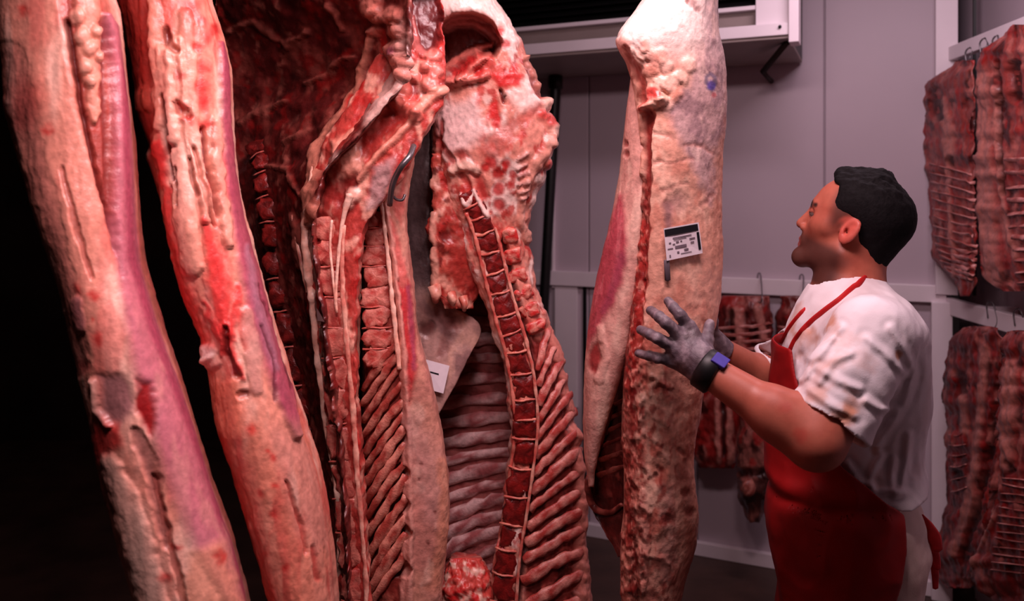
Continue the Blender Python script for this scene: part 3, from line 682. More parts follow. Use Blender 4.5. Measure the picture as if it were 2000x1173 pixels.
E.poly([(820, -330), (940, -330), (970, -10), (1000, 40), (1015, 80), (990, 95), (970, 50), (930, 25), (880, 25), (855, 45), (830, 40)], WHT, .006, 12, .95)
hole = E.poly([(856, 60), (885, 34), (925, 30), (958, 48), (978, 80), (966, 108), (930, 100), (895, 128), (868, 150), (856, 110)], lin(74, 18, 16), 0, 8, .97, 5, deep=.13)  # sunken pit, with its inner shade also painted dark
E.stroke([(866, 58, 8), (890, 42, 9), (925, 42, 9), (955, 62, 9), (972, 86, 6)], None, lin(190, 132, 126), .02, .6, .8)
for ln in ([(862, 150, 6), (890, 120, 8), (930, 95, 6), (958, 88, 5)], [(900, 150, 7), (930, 125, 7), (955, 105, 5)], [(868, 165, 9), (900, 160, 7), (950, 145, 8)]): E.stroke(ln, None, lin(216, 120, 106), .018, .6, .85, 5)
for x, y, r in ((905, 130, 12), (920, 118, 9), (890, 140, 9), (935, 140, 10), (988, 85, 10), (975, 60, 9), (1005, 130, 9)): E.dot(x, y, r, BRIGHT * .7, -.004, .85)
E.poly([(962, 145), (1005, 140), (1024, 150), (1010, 168), (970, 166)], lin(204, 34, 34), .002, 6, .95, 8)
E.poly([(955, 205), (968, 195), (980, 225), (974, 255), (962, 250)], lin(200, 32, 32), -.004, 5, .95)
E.stroke([(976, 175, 4), (984, 200, 4), (986, 185, 3)], None, DEEP, -.012, .7)
E.poly([(850, 210), (930, 190), (955, 260), (900, 300), (870, 290), (850, 250)], lin(232, 206, 200), .004, 14, .75)
E.poly([(985, 180), (1030, 170), (1060, 195), (1050, 220), (1010, 215)], WHT, .006, 10, .8)
E.stroke([(1030, 120, 6), (1045, 150, 9), (1054, 185, 6)], None, lin(140, 70, 64), -.012, .6, .9)
E.stroke([(1026, 112, 4), (1044, 128, 5), (1058, 170, 4)], None, lin(222, 150, 130), .012, .6, .9)
E.poly([(930, 290), (985, 240), (1055, 200), (1062, 215), (1010, 260), (985, 300), (950, 320)], lin(186, 92, 80), -.002, 8, .85)
for x, y, r in ((1068, 205, 10), (1074, 235, 12), (1084, 255, 11), (1058, 225, 9), (1080, 280, 8), (1070, 320, 8), (1068, 195, 7)): E.dot(x, y, r, lin(214, 66, 60) if x % 4 else FAT2, .01, .85)
E.stroke([(1075, 270, 6), (1060, 300, 8), (1035, 340, 8), (1018, 380, 7), (1016, 430, 6), (1030, 470, 6)], None, lin(222, 158, 138), .01, .6, .8, 6)
for y in (300, 320, 335, 350, 366, 382): E.stroke([(1012, y + 8, 3), (1030, y, 3)], None, lin(206, 160, 150), .006, .7, .7)
for ln in ([(858, 270, 5), (880, 310, 6), (905, 350, 6), (925, 380, 5)], [(900, 300, 10), (930, 340, 9), (950, 380, 8)], [(862, 240, 5), (860, 300, 4)]): E.stroke(ln, None, lin(172, 52, 46), -.004, .7, .85)
for x, y, r in ((960, 318, 12), (972, 340, 11), (975, 368, 12), (974, 400, 13), (948, 330, 8), (990, 320, 9)): E.dot(x, y, r, lin(176, 30, 30), -.003, .9)
E.stroke([(886, 330, 9), (910, 320, 10), (930, 332, 8)], None, FAT2, .01, .6, .9)
E.stroke([(900, 380, 4), (912, 400, 4), (926, 372, 4), (940, 400, 4), (952, 420, 4)], None, WHT, .008, .6, .9)
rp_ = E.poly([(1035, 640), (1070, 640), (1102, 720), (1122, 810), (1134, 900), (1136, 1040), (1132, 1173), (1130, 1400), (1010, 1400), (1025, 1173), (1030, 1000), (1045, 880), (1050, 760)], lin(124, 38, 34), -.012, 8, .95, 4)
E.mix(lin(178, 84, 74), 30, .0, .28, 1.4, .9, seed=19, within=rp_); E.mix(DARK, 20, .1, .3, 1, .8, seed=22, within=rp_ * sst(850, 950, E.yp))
E.stroke([(1000, 470, 12), (1018, 540, 14), (1035, 600, 14), (1056, 650, 12)], None, lin(212, 132, 114), .006, .6, .8)
E.stroke([(985, 470, 4), (1005, 560, 4), (1022, 620, 4), (1040, 680, 5), (1050, 760, 6), (1046, 860, 6), (1036, 960, 6), (1024, 1060, 6), (1012, 1173, 6)], None, lin(60, 12, 12), -.012, .6, .95, 3)
E.stroke([(1062, 610, 6), (1082, 660, 7), (1104, 730, 8), (1122, 810, 9), (1134, 890, 10), (1140, 970, 10), (1138, 1060, 10), (1142, 1173, 12)], None, lin(214, 132, 116), .008, .6, .9, 5)
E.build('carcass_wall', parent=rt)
sp = [(912, 372), (930, 410), (946, 450), (960, 505), (974, 560), (990, 620), (1005, 670), (1018, 730), (1026, 800), (1026, 850), (1016, 930), (1004, 1010), (992, 1080), (985, 1150), (982, 1230)]
spine(rt, E, sp, (38, 44), 20, .001, (lin(136, 26, 24), lin(92, 16, 15)), depth=.008, ratio=.98, every=True, seed=11.0, dcol=lin(220, 132, 112), discw=1.1)
cord('sinew', rt, E, [(q[0] + 21 + k * .4, q[1] - 6) for k, q in enumerate(sp[2:])], 6, .012, (lin(206, 96, 84), FAT), n=110, seed=12, jit=.9)
cord('sinew', rt, E, [(q[0] - 20 - k * .2, q[1] + 6) for k, q in enumerate(sp[1:])], 7, .008, (lin(190, 76, 66), lin(216, 128, 110)), n=110, seed=14, jit=1.0)
spine(rt, E, [(990, 440), (1002, 500), (1018, 555), (1034, 605), (1050, 655)], (34, 40), 6, .006, (lin(200, 44, 42), lin(218, 140, 122)), depth=.01, seed=13.0, disc=False, ratio=.75)
ribs(rt, E, [(1050, 720), (1052, 800), (1046, 880), (1038, 960), (1030, 1040), (1022, 1120), (1018, 1240)], [(1072, 640), (1100, 715), (1122, 790), (1134, 880), (1140, 970), (1138, 1060), (1138, 1170)], 15, (15, 23), -.0035, np.array([lin(176, 64, 56), lin(216, 140, 126)]), sag=-3, seed=2.2, flat=.45, taper=(.95, 1, .9))
# hanging ragged flap left of the backbone
fl = Flesh([(300, 842, 880, 2.0, 2.02, .01, .02), (340, 838, 905, 2.0, 2.03, .015, .02), (400, 840, 925, 2.0, 2.04, .02, .03), (460, 841, 945, 2.0, 2.05, .02, .03), (520, 842, 960, 2.01, 2.06, .02, .03), (555, 845, 950, 2.02, 2.06, .015, .02), (585, 850, 925, 2.03, 2.06, .01, .01), (600, 880, 915, 2.04, 2.06, .004, .006)], nx=60, seed=33.0, wob=14)
fl.C[:] = lin(190, 84, 70); fl.lumps(30, .006, 1.2); fl.lumps(70, .003, 1, seed=4)
fl.mix(FAT, 26, -.05, .25, 1.5, .85, seed=2); fl.mix(MEAT, 22, .1, .3, 1.5, .8, seed=3); fl.mix(DEEP, 26, .2, .35, 1, .8, seed=5)
fl.dot(872, 462, 12, lin(84, 16, 14), -.01, .9); fl.stroke([(846, 420, 5), (845, 500, 7), (852, 570, 7)], None, FAT, .006, .6, .8)
fl.poly([(880, 380), (915, 400), (945, 500), (930, 600), (890, 560), (870, 500)], lin(150, 34, 30), -.002, 10, .7)
fl.build('flap', parent=rt)
for x0, y0, x1, y1, r in ((848, 560, 850, 590, 12), (905, 580, 907, 606, 9), (880, 575, 884, 596, 10)):
    tube('fat_tag', [W(x0, y0, 2.01), W((x0 + x1) / 2 + 3, (y0 + y1) / 2, 2.0), W(x1, y1, 2.01)], np.array([r, r * .9, r * .4]) * 2.0 / F, M_FLESH, rt, np.array([FAT, lin(190, 84, 70)]), n=9, jit=.9, lumpy=70)
# inner rib cage of the left half
cg = Flesh([(520, 800, 990, 2.3, 2.16, -.02, .06), (640, 800, 1000, 2.26, 2.16, -.03, .08), (760, 800, 1015, 2.26, 2.15, -.04, .08), (900, 800, 1010, 2.26, 2.15, -.05, .08), (1000, 800, 998, 2.26, 2.15, -.05, .08), (1173, 800, 985, 2.26, 2.15, -.05, .08), (1350, 830, 985, 2.25, 2.15, -.03, .07), (1420, 870, 980, 2.2, 2.16, -.01, .03)], nx=80, seed=36.0, p=3, wob=1)
cg.C[:] = lin(150, 84, 80); cg.lumps(20, .004, .6); cg.mix(lin(104, 34, 34), 14, .0, .3, .5, .7, seed=3); cg.mix(lin(160, 80, 76), 26, .12, .35, .4, .7, seed=5)
cg.build('rib_cage', parent=rt)
ribs(rt, cg, [(806, 640), (808, 720), (808, 800), (808, 880), (810, 960), (812, 1040), (814, 1110), (816, 1200)], [(1000, 632), (1008, 700), (1014, 780), (1014, 850), (1010, 910), (1000, 970), (988, 1030), (984, 1100)], 15, (22, 27), .003, np.array([lin(168, 92, 92), lin(228, 188, 184)]), sag=-8, seed=3.1, flat=.5)
hang(rt, E.surf(890, -275, -.02))

# trimmings heap seen low between the flank and the backbone
hp = Flesh([(1090, 880, 930, 2.08, 2.08, .02, .03), (1115, 862, 956, 2.08, 2.08, .05, .06), (1150, 850, 966, 2.08, 2.08, .07, .08), (1220, 846, 970, 2.08, 2.08, .07, .08), (1400, 880, 950, 2.08, 2.08, .05, .06)], nx=60, seed=38.0, wob=8)
hp.C[:] = lin(214, 84, 74); hp.lumps(50, .012, 1); hp.lumps(90, .005, 1, seed=3); hp.mix(FAT2, 45, .0, .25, 1, .85, seed=2); hp.mix(BRIGHT, 40, .1, .3, 1, .9, seed=6)
hp.build('fat_cluster', parent=rt)

# --- H: pale flank with paper tag hanging further back
rt = thing('hanging_carcass', 'pale grey carcass flank with a small square paper tag, behind the tan flank', 'carcass', W(870, 650, 1.98), 'carcasses hanging in a row')
H = Flesh([(q_[0], q_[1], q_[2], q_[3] + .07, q_[4] + .07, q_[5], q_[6] * .7) for q_ in [(180, 815, 838, 2.1, 2.06, .01, .02), (300, 800, 845, 2.06, 2.04, .02, .04), (400, 780, 846, 2.04, 2.02, .02, .05), (520, 780, 848, 2.02, 2.0, .02, .06), (590, 785, 870, 2.0, 2.0, .02, .06), (625, 788, 935, 2.0, 2.02, .01, .05), (645, 790, 946, 2.0, 2.02, .01, .05), (700, 795, 915, 2.0, 2.0, .01, .05), (760, 800, 884, 2.0, 1.99, .01, .05), (810, 805, 858, 2.0, 1.98, .01, .04), (835, 815, 840, 2.0, 1.99, .005, .01)]], nx=70, seed=41.0, wob=1)
H.C[:] = lin(176, 136, 126); H.lumps(12, .004, 1.5); H.lumps(50, .0015, 1.5, seed=3)
H.mix(lin(130, 96, 94), 16, .0, .3, 2, .8, seed=2); H.mix(lin(206, 160, 140), 18, .1, .4, 2, .6, seed=4)
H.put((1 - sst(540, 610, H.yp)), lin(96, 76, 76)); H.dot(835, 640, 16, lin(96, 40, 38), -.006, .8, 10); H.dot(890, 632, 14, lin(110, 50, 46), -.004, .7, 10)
H.stroke([(870, 610, 12), (880, 650, 10), (862, 690, 8)], None, lin(120, 70, 66), -.003, .8, .7, 12)
H.build('flank', parent=rt)
hang(rt, H.surf(826, 190, -.02))


def paper(name, fl, quad, lift, label, cat, thick=.0012):
    P = [fl.surf(x, y, lift) for x, y in quad]; n = np.cross(P[1] - P[0], P[3] - P[0]); n /= np.linalg.norm(n)
    if n[1] > 0: n = -n
    V = [p for p in P] + [p + n * thick for p in P]
    o = mk(name, V, [(3, 2, 1, 0), (4, 5, 6, 7), (0, 1, 5, 4), (1, 2, 6, 5), (2, 3, 7, 6), (3, 0, 4, 7)], M_PAPER, smooth=False)
    tag(o, label, cat); o.data.update()
    return o, P, n


def print_on(parent, P, n, u0, u1, v0, v1, name='print', lift=.0016, mat=None, thick=.0003):
    f = lambda u, v: (P[0] * (1 - u) + P[1] * u) * (1 - v) + (P[3] * (1 - u) + P[2] * u) * v + n * lift
    Q = [f(u0, v0), f(u1, v0), f(u1, v1), f(u0, v1)]
    V = Q + [q + n * thick for q in Q]
    return mk(name, V, [(3, 2, 1, 0), (4, 5, 6, 7), (0, 1, 5, 4), (1, 2, 6, 5), (2, 3, 7, 6), (3, 0, 4, 7)], mat or M_INK, parent, smooth=False)


pt, P, n = paper('paper_tag', H, [(826, 700), (878, 714), (866, 768), (838, 760)], .02, 'small square white paper tag with one dark dash on the pale flank', 'tag')
print_on(pt, P, n, .22, .62, .36, .42)
sw = tag(mk('paper_scrap', [C.surf(618, 600, .045), C.surf(622, 606, .05), C.surf(634, 628, .045), C.surf(620, 626, .045)] + [C.surf(618, 600, .046), C.surf(622, 606, .051), C.surf(634, 628, .046), C.surf(620, 626, .046)], [(3, 2, 1, 0), (4, 5, 6, 7), (0, 1, 5, 4), (1, 2, 6, 5), (2, 3, 7, 6), (3, 0, 4, 7)], M_PAPER, smooth=False), 'tiny white paper corner stuck on the pale cord of the dark carcass', 'paper')
# grey steel hook caught in the meat
hk = [W(808, 285, 1.66), W(800, 305, 1.63), W(786, 322, 1.62), (W(774, 342, 1.63)), W(765, 368, 1.64), W(761, 400, 1.66)]
tag(tube('meat_hook', smooth_line(hk, 24), .0062, M_STEEL, n=10), 'dark grey steel hook curving out of the meat above the red loin', 'hook')
tag(tube('meat_hook', smooth_line([W(768, 384, 1.72), W(776, 390, 1.715), W(786, 390, 1.715), W(791, 380, 1.72)], 16), .003, M_STEEL, n=8), 'thin small hook tip beside the red loin, under the bigger hook', 'hook')

# --- G: big fat-covered side the butcher steadies
rt = thing('hanging_carcass', 'big side covered in cream fat that the butcher steadies, with printed label and purple stamp', 'carcass', W(1310, 600, 1.74), 'carcasses hanging in a row')
G = Flesh([(-340, 1318, 1360, 1.76, 1.76, .02, .02), (-250, 1305, 1385, 1.76, 1.76, .04, .04), (-120, 1285, 1404, 1.75, 1.76, .07, .08), (-30, 1272, 1402, 1.74, 1.76, .09, .1), (20, 1244, 1402, 1.74, 1.76, .1, .1), (58, 1206, 1404, 1.74, 1.76, .1, .1), (72, 1202, 1407, 1.74, 1.76, .1, .1), (95, 1208, 1412, 1.74, 1.77, .095, .1), (130, 1232, 1418, 1.74, 1.77, .09, .1), (180, 1238, 1421, 1.74, 1.77, .085, .1), (220, 1246, 1420, 1.74, 1.77, .08, .1), (300, 1250, 1411, 1.73, 1.77, .075, .1),
           (400, 1246, 1410, 1.73, 1.77, .07, .1), (520, 1240, 1411, 1.73, 1.77, .07, .1), (590, 1233, 1409, 1.73, 1.77, .07, .1), (640, 1228, 1398, 1.73, 1.76, .07, .1), (700, 1222, 1386, 1.73, 1.76, .07, .1), (800, 1216, 1370, 1.73, 1.76, .07, .1), (870, 1216, 1355, 1.73, 1.76, .07, .1), (920, 1220, 1354, 1.73, 1.76, .07, .1), (1000, 1220, 1366, 1.73, 1.76, .07, .1), (1060, 1214, 1362, 1.73, 1.76, .065, .1), (1120, 1212, 1345, 1.73, 1.76, .06, .09), (1173, 1214, 1330, 1.73, 1.76, .055, .08), (1300, 1230, 1310, 1.74, 1.75, .04, .06), (1380, 1255, 1290, 1.74, 1.75, .015, .02)], nx=110, seed=50.0, wob=1.0)
G.C[:] = lin(220, 160, 138)
G.lumps(9, .004, 1.6); G.lumps(28, .0025, 1.4, seed=3); G.lumps(70, .0014, 1.2, seed=8)
G.mix(lin(236, 190, 166), 14, .0, .35, 1.5, .7, seed=2); G.mix(lin(200, 124, 104), 18, .08, .3, 1.5, .6, seed=5)
G.put((1 - sst(60, 150, G.yp)) * .95, lin(250, 232, 222))  # glare under the lamp painted in as a near-white top
gr = G.poly([(1300, 215), (1345, 170), (1375, 60), (1385, -40), (1425, -40), (1425, 220), (1400, 280), (1390, 400), (1340, 300)], lin(190, 158, 158), .0, 14, .85)
G.mix(lin(150, 118, 122), 30, .05, .3, 1.4, .7, seed=9, within=gr); G.mix(lin(226, 190, 180), 26, .1, .3, 1.4, .8, seed=11, within=gr)
for x, y, r in ((1352, 5, 10), (1365, 18, 8), (1342, 2, 6)): G.dot(x, y, r, lin(150, 96, 92), -.002, .7)
for x, y, r in ((1216, 85, 12), (1232, 100, 12), (1260, 100, 12), (1248, 118, 12), (1285, 110, 15), (1300, 130, 13), (1270, 135, 12), (1310, 160, 13), (1330, 150, 12), (1290, 160, 11), (1320, 185, 12), (1300, 200, 12), (1262, 85, 10), (1345, 125, 12)): G.dot(x, y, r, lin(228, 150, 128) if (x + y) % 2 else lin(246, 200, 180), .0045, .7, 14, .8)
G.stroke([(1225, 95, 6), (1240, 130, 9), (1250, 160, 8), (1256, 200, 8)], None, lin(160, 50, 42), -.006, .7, .85, 8)
for x, y, r in ((1275, 180, 12), (1268, 200, 10), (1288, 188, 9), (1256, 212, 8)): G.dot(x, y, r, lin(214, 60, 56), .006, .9, 8)
G.stroke([(1262, 212, 8), (1280, 202, 9), (1296, 194, 8)], None, lin(240, 190, 166), .01, .6, .9)
G.stroke([(1264, 224, 12), (1262, 260, 9), (1262, 330, 9), (1257, 400, 10), (1252, 460, 13), (1250, 520, 13), (1242, 600, 14), (1234, 680, 14), (1228, 760, 11), (1232, 860, 9), (1230, 960, 8), (1226, 1060, 8)], None, lin(132, 20, 18), -.012, .5, .95, 7)
G.stroke([(1252, 440, 13), (1248, 520, 14), (1240, 600, 15), (1232, 690, 15)], None, lin(186, 58, 50), -.002, .8, .6, 16)
0 and G.stroke([(1246, 230, 7), (1244, 330, 9), (1240, 420, 8), (1236, 500, 7)], None, lin(240, 178, 154), .003, .8, .9)
for x0, y0, x1, y1 in ((1264, 700, 1290, 690), (1268, 740, 1310, 752), (1266, 770, 1295, 745), (1258, 800, 1300, 830), (1252, 850, 1290, 862), (1246, 900, 1270, 930), (1250, 980, 1268, 1000), (1254, 600, 1264, 640), (1280, 880, 1310, 900), (1262, 1080, 1300, 1100), (1240, 820, 1256, 780)):
    G.stroke([(x0, y0, 5), ((x0 + x1) / 2, (y0 + y1) / 2 - 5, 5), (x1, y1, 4)], None, lin(238, 184, 162), .003, .8, .7, 14)
G.mix(lin(186, 92, 76), 30, .02, .25, 1.6, .8, seed=15, within=sst(560, 700, G.yp) * (1 - sst(1280, 1340, G.xp)))
G.mix(lin(178, 118, 104), 12, -.1, .25, 2, .6, seed=17, within=sst(640, 760, G.yp))
G.stroke([(1304, 400, 9), (1306, 450, 6)], None, lin(140, 104, 106), -.002, .8, .8, 4); G.dot(1322, 395, 20, lin(160, 116, 112), -.003, .7, 10, .8)
for ln in ([(1340, 285, 4), (1365, 280, 4), (1395, 300, 4)], [(1275, 315, 3), (1320, 318, 3), (1350, 310, 3)], [(1280, 260, 3), (1310, 270, 4)], [(1370, 400, 4), (1390, 380, 4)], [(1290, 370, 3), (1340, 360, 3)]): G.stroke(ln, None, lin(186, 126, 114), -.0018, .9, .6, 14)
for x, y, r in ((1340, 960, 8), (1290, 915, 7), (1280, 930, 5), (1300, 1010, 9), (1345, 1000, 10), (1330, 880, 8)): G.dot(x, y, r, lin(120, 52, 46), -.003, .7, 8)
G.stroke([(1300, 960, 14), (1310, 1040, 16), (1300, 1130, 14)], None, lin(176, 130, 120), .0, .8, .6, 12)
G.stroke([(1254, 960, 8), (1260, 1040, 10), (1250, 1140, 12)], None, lin(206, 140, 124), .006, .7, .8, 10)
G.stroke([(1235, 1000, 7), (1236, 1080, 8), (1240, 1180, 9)], None, DEEP, -.01, .6, .9)
edge = (1 - sst(1236, 1252, G.xp)) * sst(220, 260, G.yp); G.H *= 1 - .85 * edge; G.put(edge * .85 * (1 - sst(720, 800, G.yp)), lin(150, 34, 30))
strip = (1 - sst(1254, 1268, G.xp + 8 * G.dx)) * sst(300, 420, G.yp) * G.fr; ns = G.nz(70, 1.2, 3, 31); G.H += .006 * ns * strip
G.mix(lin(222, 140, 122), 60, .05, .25, 1.3, .8, seed=33, within=strip); G.mix(lin(110, 16, 15), 50, .08, .25, 1.3, .8, seed=35, within=strip)
low = sst(640, 760, G.yp) * (1 - sst(1300, 1350, G.xp)) * G.fr; G.H += .004 * G.nz(45, 1.3, 3, 37) * low; G.mix(lin(150, 52, 44), 40, .08, .3, 1.5, .75, seed=39, within=low)
# ink stamp: pigment on the fat
G.stroke([(1379, 162, 3.5), (1380, 150, 4), (1388, 145, 4), (1396, 152, 4), (1397, 165, 4), (1390, 174, 4), (1382, 172, 3)], None, lin(92, 84, 110), 0, .6, .8, 2)
G.dot(1389, 166, 8, lin(74, 60, 150), 0, .9, 4); G.dot(1394, 184, 5, lin(200, 80, 86), 0, .7)
G.build('fat_side', parent=rt)
hang(rt, G.surf(1338, -318, -.02))
# belly flank on its other edge
g2 = Flesh([(130, 1236, 1256, 1.76, 1.74, .01, .02), (220, 1222, 1262, 1.78, 1.73, .02, .04), (300, 1215, 1262, 1.79, 1.73, .03, .05), (370, 1205, 1258, 1.8, 1.73, .03, .05), (450, 1189, 1254, 1.8, 1.73, .035, .06), (530, 1170, 1250, 1.81, 1.74, .04, .06), (600, 1155, 1243, 1.82, 1.75, .045, .06), (680, 1145, 1230, 1.82, 1.77, .05, .06), (760, 1140, 1205, 1.82, 1.79, .05, .06), (830, 1140, 1184, 1.82, 1.8, .04, .05), (900, 1142, 1166, 1.82, 1.81, .025, .03), (950, 1150, 1160, 1.82, 1.82, .008, .01)], nx=60, seed=55.0, wob=.8)
g2.C[:] = lin(216, 160, 146); g2.lumps(12, .003, 2); g2.lumps(60, .0012, 2, seed=3); g2.mix(FAT2, 18, .0, .3, 3, .7, seed=2)
mus = g2.poly([(1206, 380), (1218, 380), (1222, 440), (1226, 500), (1214, 560), (1190, 610), (1172, 640), (1150, 680), (1140, 640), (1160, 540), (1190, 440)], lin(176, 62, 78), .002, 8, .95, 6)
g2.mix(lin(206, 110, 116), 60, .0, .25, 6, .7, seed=7, within=mus); g2.stroke([(1216, 500, 8), (1200, 560, 8), (1180, 610, 6)], None, PURP, 0, .8, .7)
g2.poly([(1165, 668), (1178, 672), (1176, 712), (1160, 732), (1148, 722), (1154, 690)], lin(150, 38, 40), -.003, 5, .95)
g2.stroke([(1172, 640, 6), (1182, 700, 8), (1170, 740, 8)], None, lin(226, 172, 156), .003, .7, .8)
for x, y in ((1220, 280), (1222, 300)): g2.dot(x, y, 6, lin(150, 60, 54), -.004, .9)
g2.build('belly_flank', parent=rt)
g3 = Flesh([(720, 1196, 1236, 1.86, 1.8, -.01, .04), (800, 1172, 1234, 1.88, 1.8, -.03, .06), (900, 1150, 1232, 1.9, 1.8, -.04, .08), (985, 1150, 1230, 1.9, 1.8, -.03, .07), (1020, 1170, 1226, 1.88, 1.8, -.01, .04), (1070, 1200, 1224, 1.86, 1.8, .0, .02), (1085, 1208, 1220, 1.84, 1.81, .0, .01)], nx=60, seed=57.0, p=3)
g3.C[:] = lin(92, 24, 22); g3.lumps(24, .004, 1); g3.mix(DARK, 16, .0, .3, 1, .8, seed=2); g3.mix(lin(140, 60, 52), 26, .12, .3, 1, .8, seed=4)
g3.build('cavity_wall', parent=rt)
ribs(rt, g3, [(1186, 800), (1176, 860), (1166, 930)], [(1230, 778), (1230, 838), (1230, 910)], 6, (9, 12), .003, np.array([lin(140, 54, 48), lin(186, 104, 92)]), sag=-3, seed=4.4)
cord('diaphragm_edge', rt, g3, [(1196, 790, 9), (1178, 850, 10), (1156, 910, 11), (1148, 950, 12), (1160, 990, 14), (1190, 1000, 12), (1215, 985, 10)], 11, .01, (lin(104, 36, 32), lin(150, 74, 64)), n=60, seed=8)

# printed label and strap on the fat
lb, P, n = paper('meat_label', G, [(1296, 446), (1364, 434), (1372, 494), (1302, 509)], .012, 'white printed meat label with black bar stuck on the cream fat side', 'label')
print_on(lb, P, n, .01, .96, .04, .25)
print_on(lb, P, n, .9, .97, .3, .86)
for (a, b, c, d) in ((.22, .75, .33, .36), (.24, .6, .39, .41), (.1, .16, .46, .5), (.3, .38, .46, .51), (.42, .47, .46, .5), (.68, .84, .44, .48), (.2, .27, .52, .55), (.7, .8, .56, .6), (.26, .58, .6, .68), (.05, .2, .64, .67), (.3, .36, .78, .84), (.5, .62, .74, .8), (.08, .12, .84, .92), (.4, .7, .86, .88)):
    print_on(lb, P, n, a, b, c, d, mat=M_GREYINK)
st = [G.surf(1302, 508, .009), G.surf(1303, 525, .008), G.surf(1304, 547, .007)]
tag(tube('tag_strap', st, .006, plain('grey_plastic_strap', (96, 84, 92), .4), n=8, flat=.25), 'short grey plastic strap under the printed meat label', 'strap')

# ------------------------------------------------------------------ rib racks on the walls
def rack(label, rows, rib_a, rib_b, n, group, seed, base=(146, 62, 57), rw=(9, 11), spine_line=None, fat_strips=(), darks=(), hooks=(), dep=None, sag=2):
    rows = [(r[0], r[1], r[2], dep(r[1]), dep(r[2]), r[5], r[6]) for r in rows]; r0 = rows[0]
    t = thing('rib_rack', label, 'meat', W((r0[1] + r0[2]) / 2, r0[0], r0[3]), group)
    f = Flesh(rows, nx=60, nb=12, step=4.0, seed=seed, wob=7, smooth=9)
    f.C[:] = lin(*base); f.lumps(16, .01, 1.3); f.lumps(40, .006, 1.2, seed=3)
    f.mix(lin(186, 108, 98), 16, .0, .3, 1.5, .8, seed=2); f.mix(DARK, 18, .12, .35, 1.2, .85, seed=4); f.mix(lin(164, 34, 32), 14, .1, .3, 1.2, .8, seed=6)
    for ln, w in fat_strips: f.stroke(ln, w, lin(196, 124, 112), .006, .6, .9, 6)
    for ln, w in darks: f.stroke(ln, w, lin(46, 12, 11), -.016, .6, .9, 6)
    f.build('slab', parent=t)
    if n: ribs(t, f, rib_a, rib_b, n, rw, .005, np.array([lin(166, 82, 74), lin(214, 146, 138)]), sag=sag, seed=seed)
    if spine_line: spine(t, f, spine_line[0], spine_line[1], spine_line[2], .006, (lin(150, 40, 36), lin(196, 110, 100)), depth=.014, seed=seed)
    for p0, p1 in hooks:
        p0, p1 = np.array(p0), np.array(p1)
        up = np.array([0, 0, .03]); fw = np.array([0, -.02, 0])
        tube('hook', smooth_line([p0 - fw * 1.2 - up, p0 - fw * 1.6 + up * .6, p0 + up, p0 + fw * .8 + up * .4, p1 + fw * 1.6 + up, p1 + fw * .6, p1 - fw], 20), .0028, M_STEEL, t, n=8)
    return t, f


def rdep(d):
    def f(x):
        k = (x - 1000) / F; p = WB + RN * d; v = (k * p[1] - p[0]) / (RD[0] - k * RD[1]); return p[1] + RD[1] * v
    return f


def bdep(d): return lambda x: wp(wall_u(x, d), d, 0)[1]


GU = 'rib racks on the upper wall rail'; GL = 'rib racks on the lower wall rail'; GB = 'rib racks on the back wall rail'
rail_y = lambda v: rp(v, .035, 0)
rack('rib rack with frayed dark top at the corner end of the upper wall rail',
     [(118, 1870, 1900, 3.12, 3.02, .01, .02), (140, 1840, 1902, 3.14, 3.02, .03, .03), (165, 1806, 1903, 3.15, 3.02, .04, .04), (190, 1797, 1903, 3.15, 3.02, .045, .05), (260, 1803, 1903, 3.15, 3.02, .04, .05), (330, 1809, 1903, 3.15, 3.02, .03, .05), (400, 1818, 1905, 3.15, 3.02, .03, .05), (470, 1824, 1907, 3.15, 3.02, .03, .05), (512, 1822, 1908, 3.15, 3.02, .03, .05), (530, 1850, 1908, 3.13, 3.02, .03, .04), (560, 1872, 1908, 3.1, 3.02, .02, .03), (575, 1880, 1890, 3.1, 3.02, .005, .01)],
     [(1816, 318), (1822, 400), (1828, 480), (1850, 530)], [(1904, 340), (1906, 420), (1908, 500), (1900, 545)], 15, GU, 61.0, fat_strips=[([(1852, 330), (1858, 430), (1866, 540)], 5), ([(1838, 200), (1850, 250), (1856, 310)], 10)], darks=[([(1826, 180), (1832, 230)], 9), ([(1890, 200), (1896, 250)], 8), ([(1856, 310), (1860, 320)], 6)],
     dep=rdep(.085), hooks=[(rp(.22, .03, CZ - (108 - HY) / F * 3.08), W(1886, 128, 3.06))], rw=(9, 10))
rack('pinkish rib rack with broad flat fat strip, upper rail beside the frayed one',
     [(48, 1985, 2010, 2.9, 2.86, .01, .02), (75, 1950, 2030, 2.95, 2.84, .03, .03), (105, 1914, 2050, 3.0, 2.8, .04, .05), (140, 1909, 2070, 3.0, 2.8, .045, .05), (200, 1909, 2080, 3.0, 2.8, .045, .05), (350, 1910, 2085, 3.0, 2.8, .04, .05), (480, 1914, 2085, 3.0, 2.8, .04, .05), (545, 1918, 2080, 3.0, 2.8, .03, .05), (566, 1960, 2070, 2.98, 2.8, .01, .03)],
     [(1962, 312), (1968, 400), (1978, 480), (1988, 550)], [(2060, 305), (2062, 390), (2062, 470), (2062, 545)], 11, GU, 64.0, base=(150, 62, 56),
     fat_strips=[([(1918, 150), (1920, 260), (1924, 380), (1934, 480), (1940, 545)], 17), ([(1945, 170), (1948, 280), (1956, 380), (1970, 450), (1985, 500)], 5)], darks=[([(1946, 120), (1952, 180), (1953, 280), (1962, 380)], 4), ([(1980, 130), (1984, 190)], 10), ([(1905, 170), (1906, 300)], 4)], dep=rdep(.085), hooks=[(rp(.42, .03, CZ - (85 - HY) / F * 2.88), W(1985, 66, 2.88)), (rp(.33, .03, CZ - (90 - HY) / F * 2.97), W(1918, 108, 2.97))], rw=(10, 11))
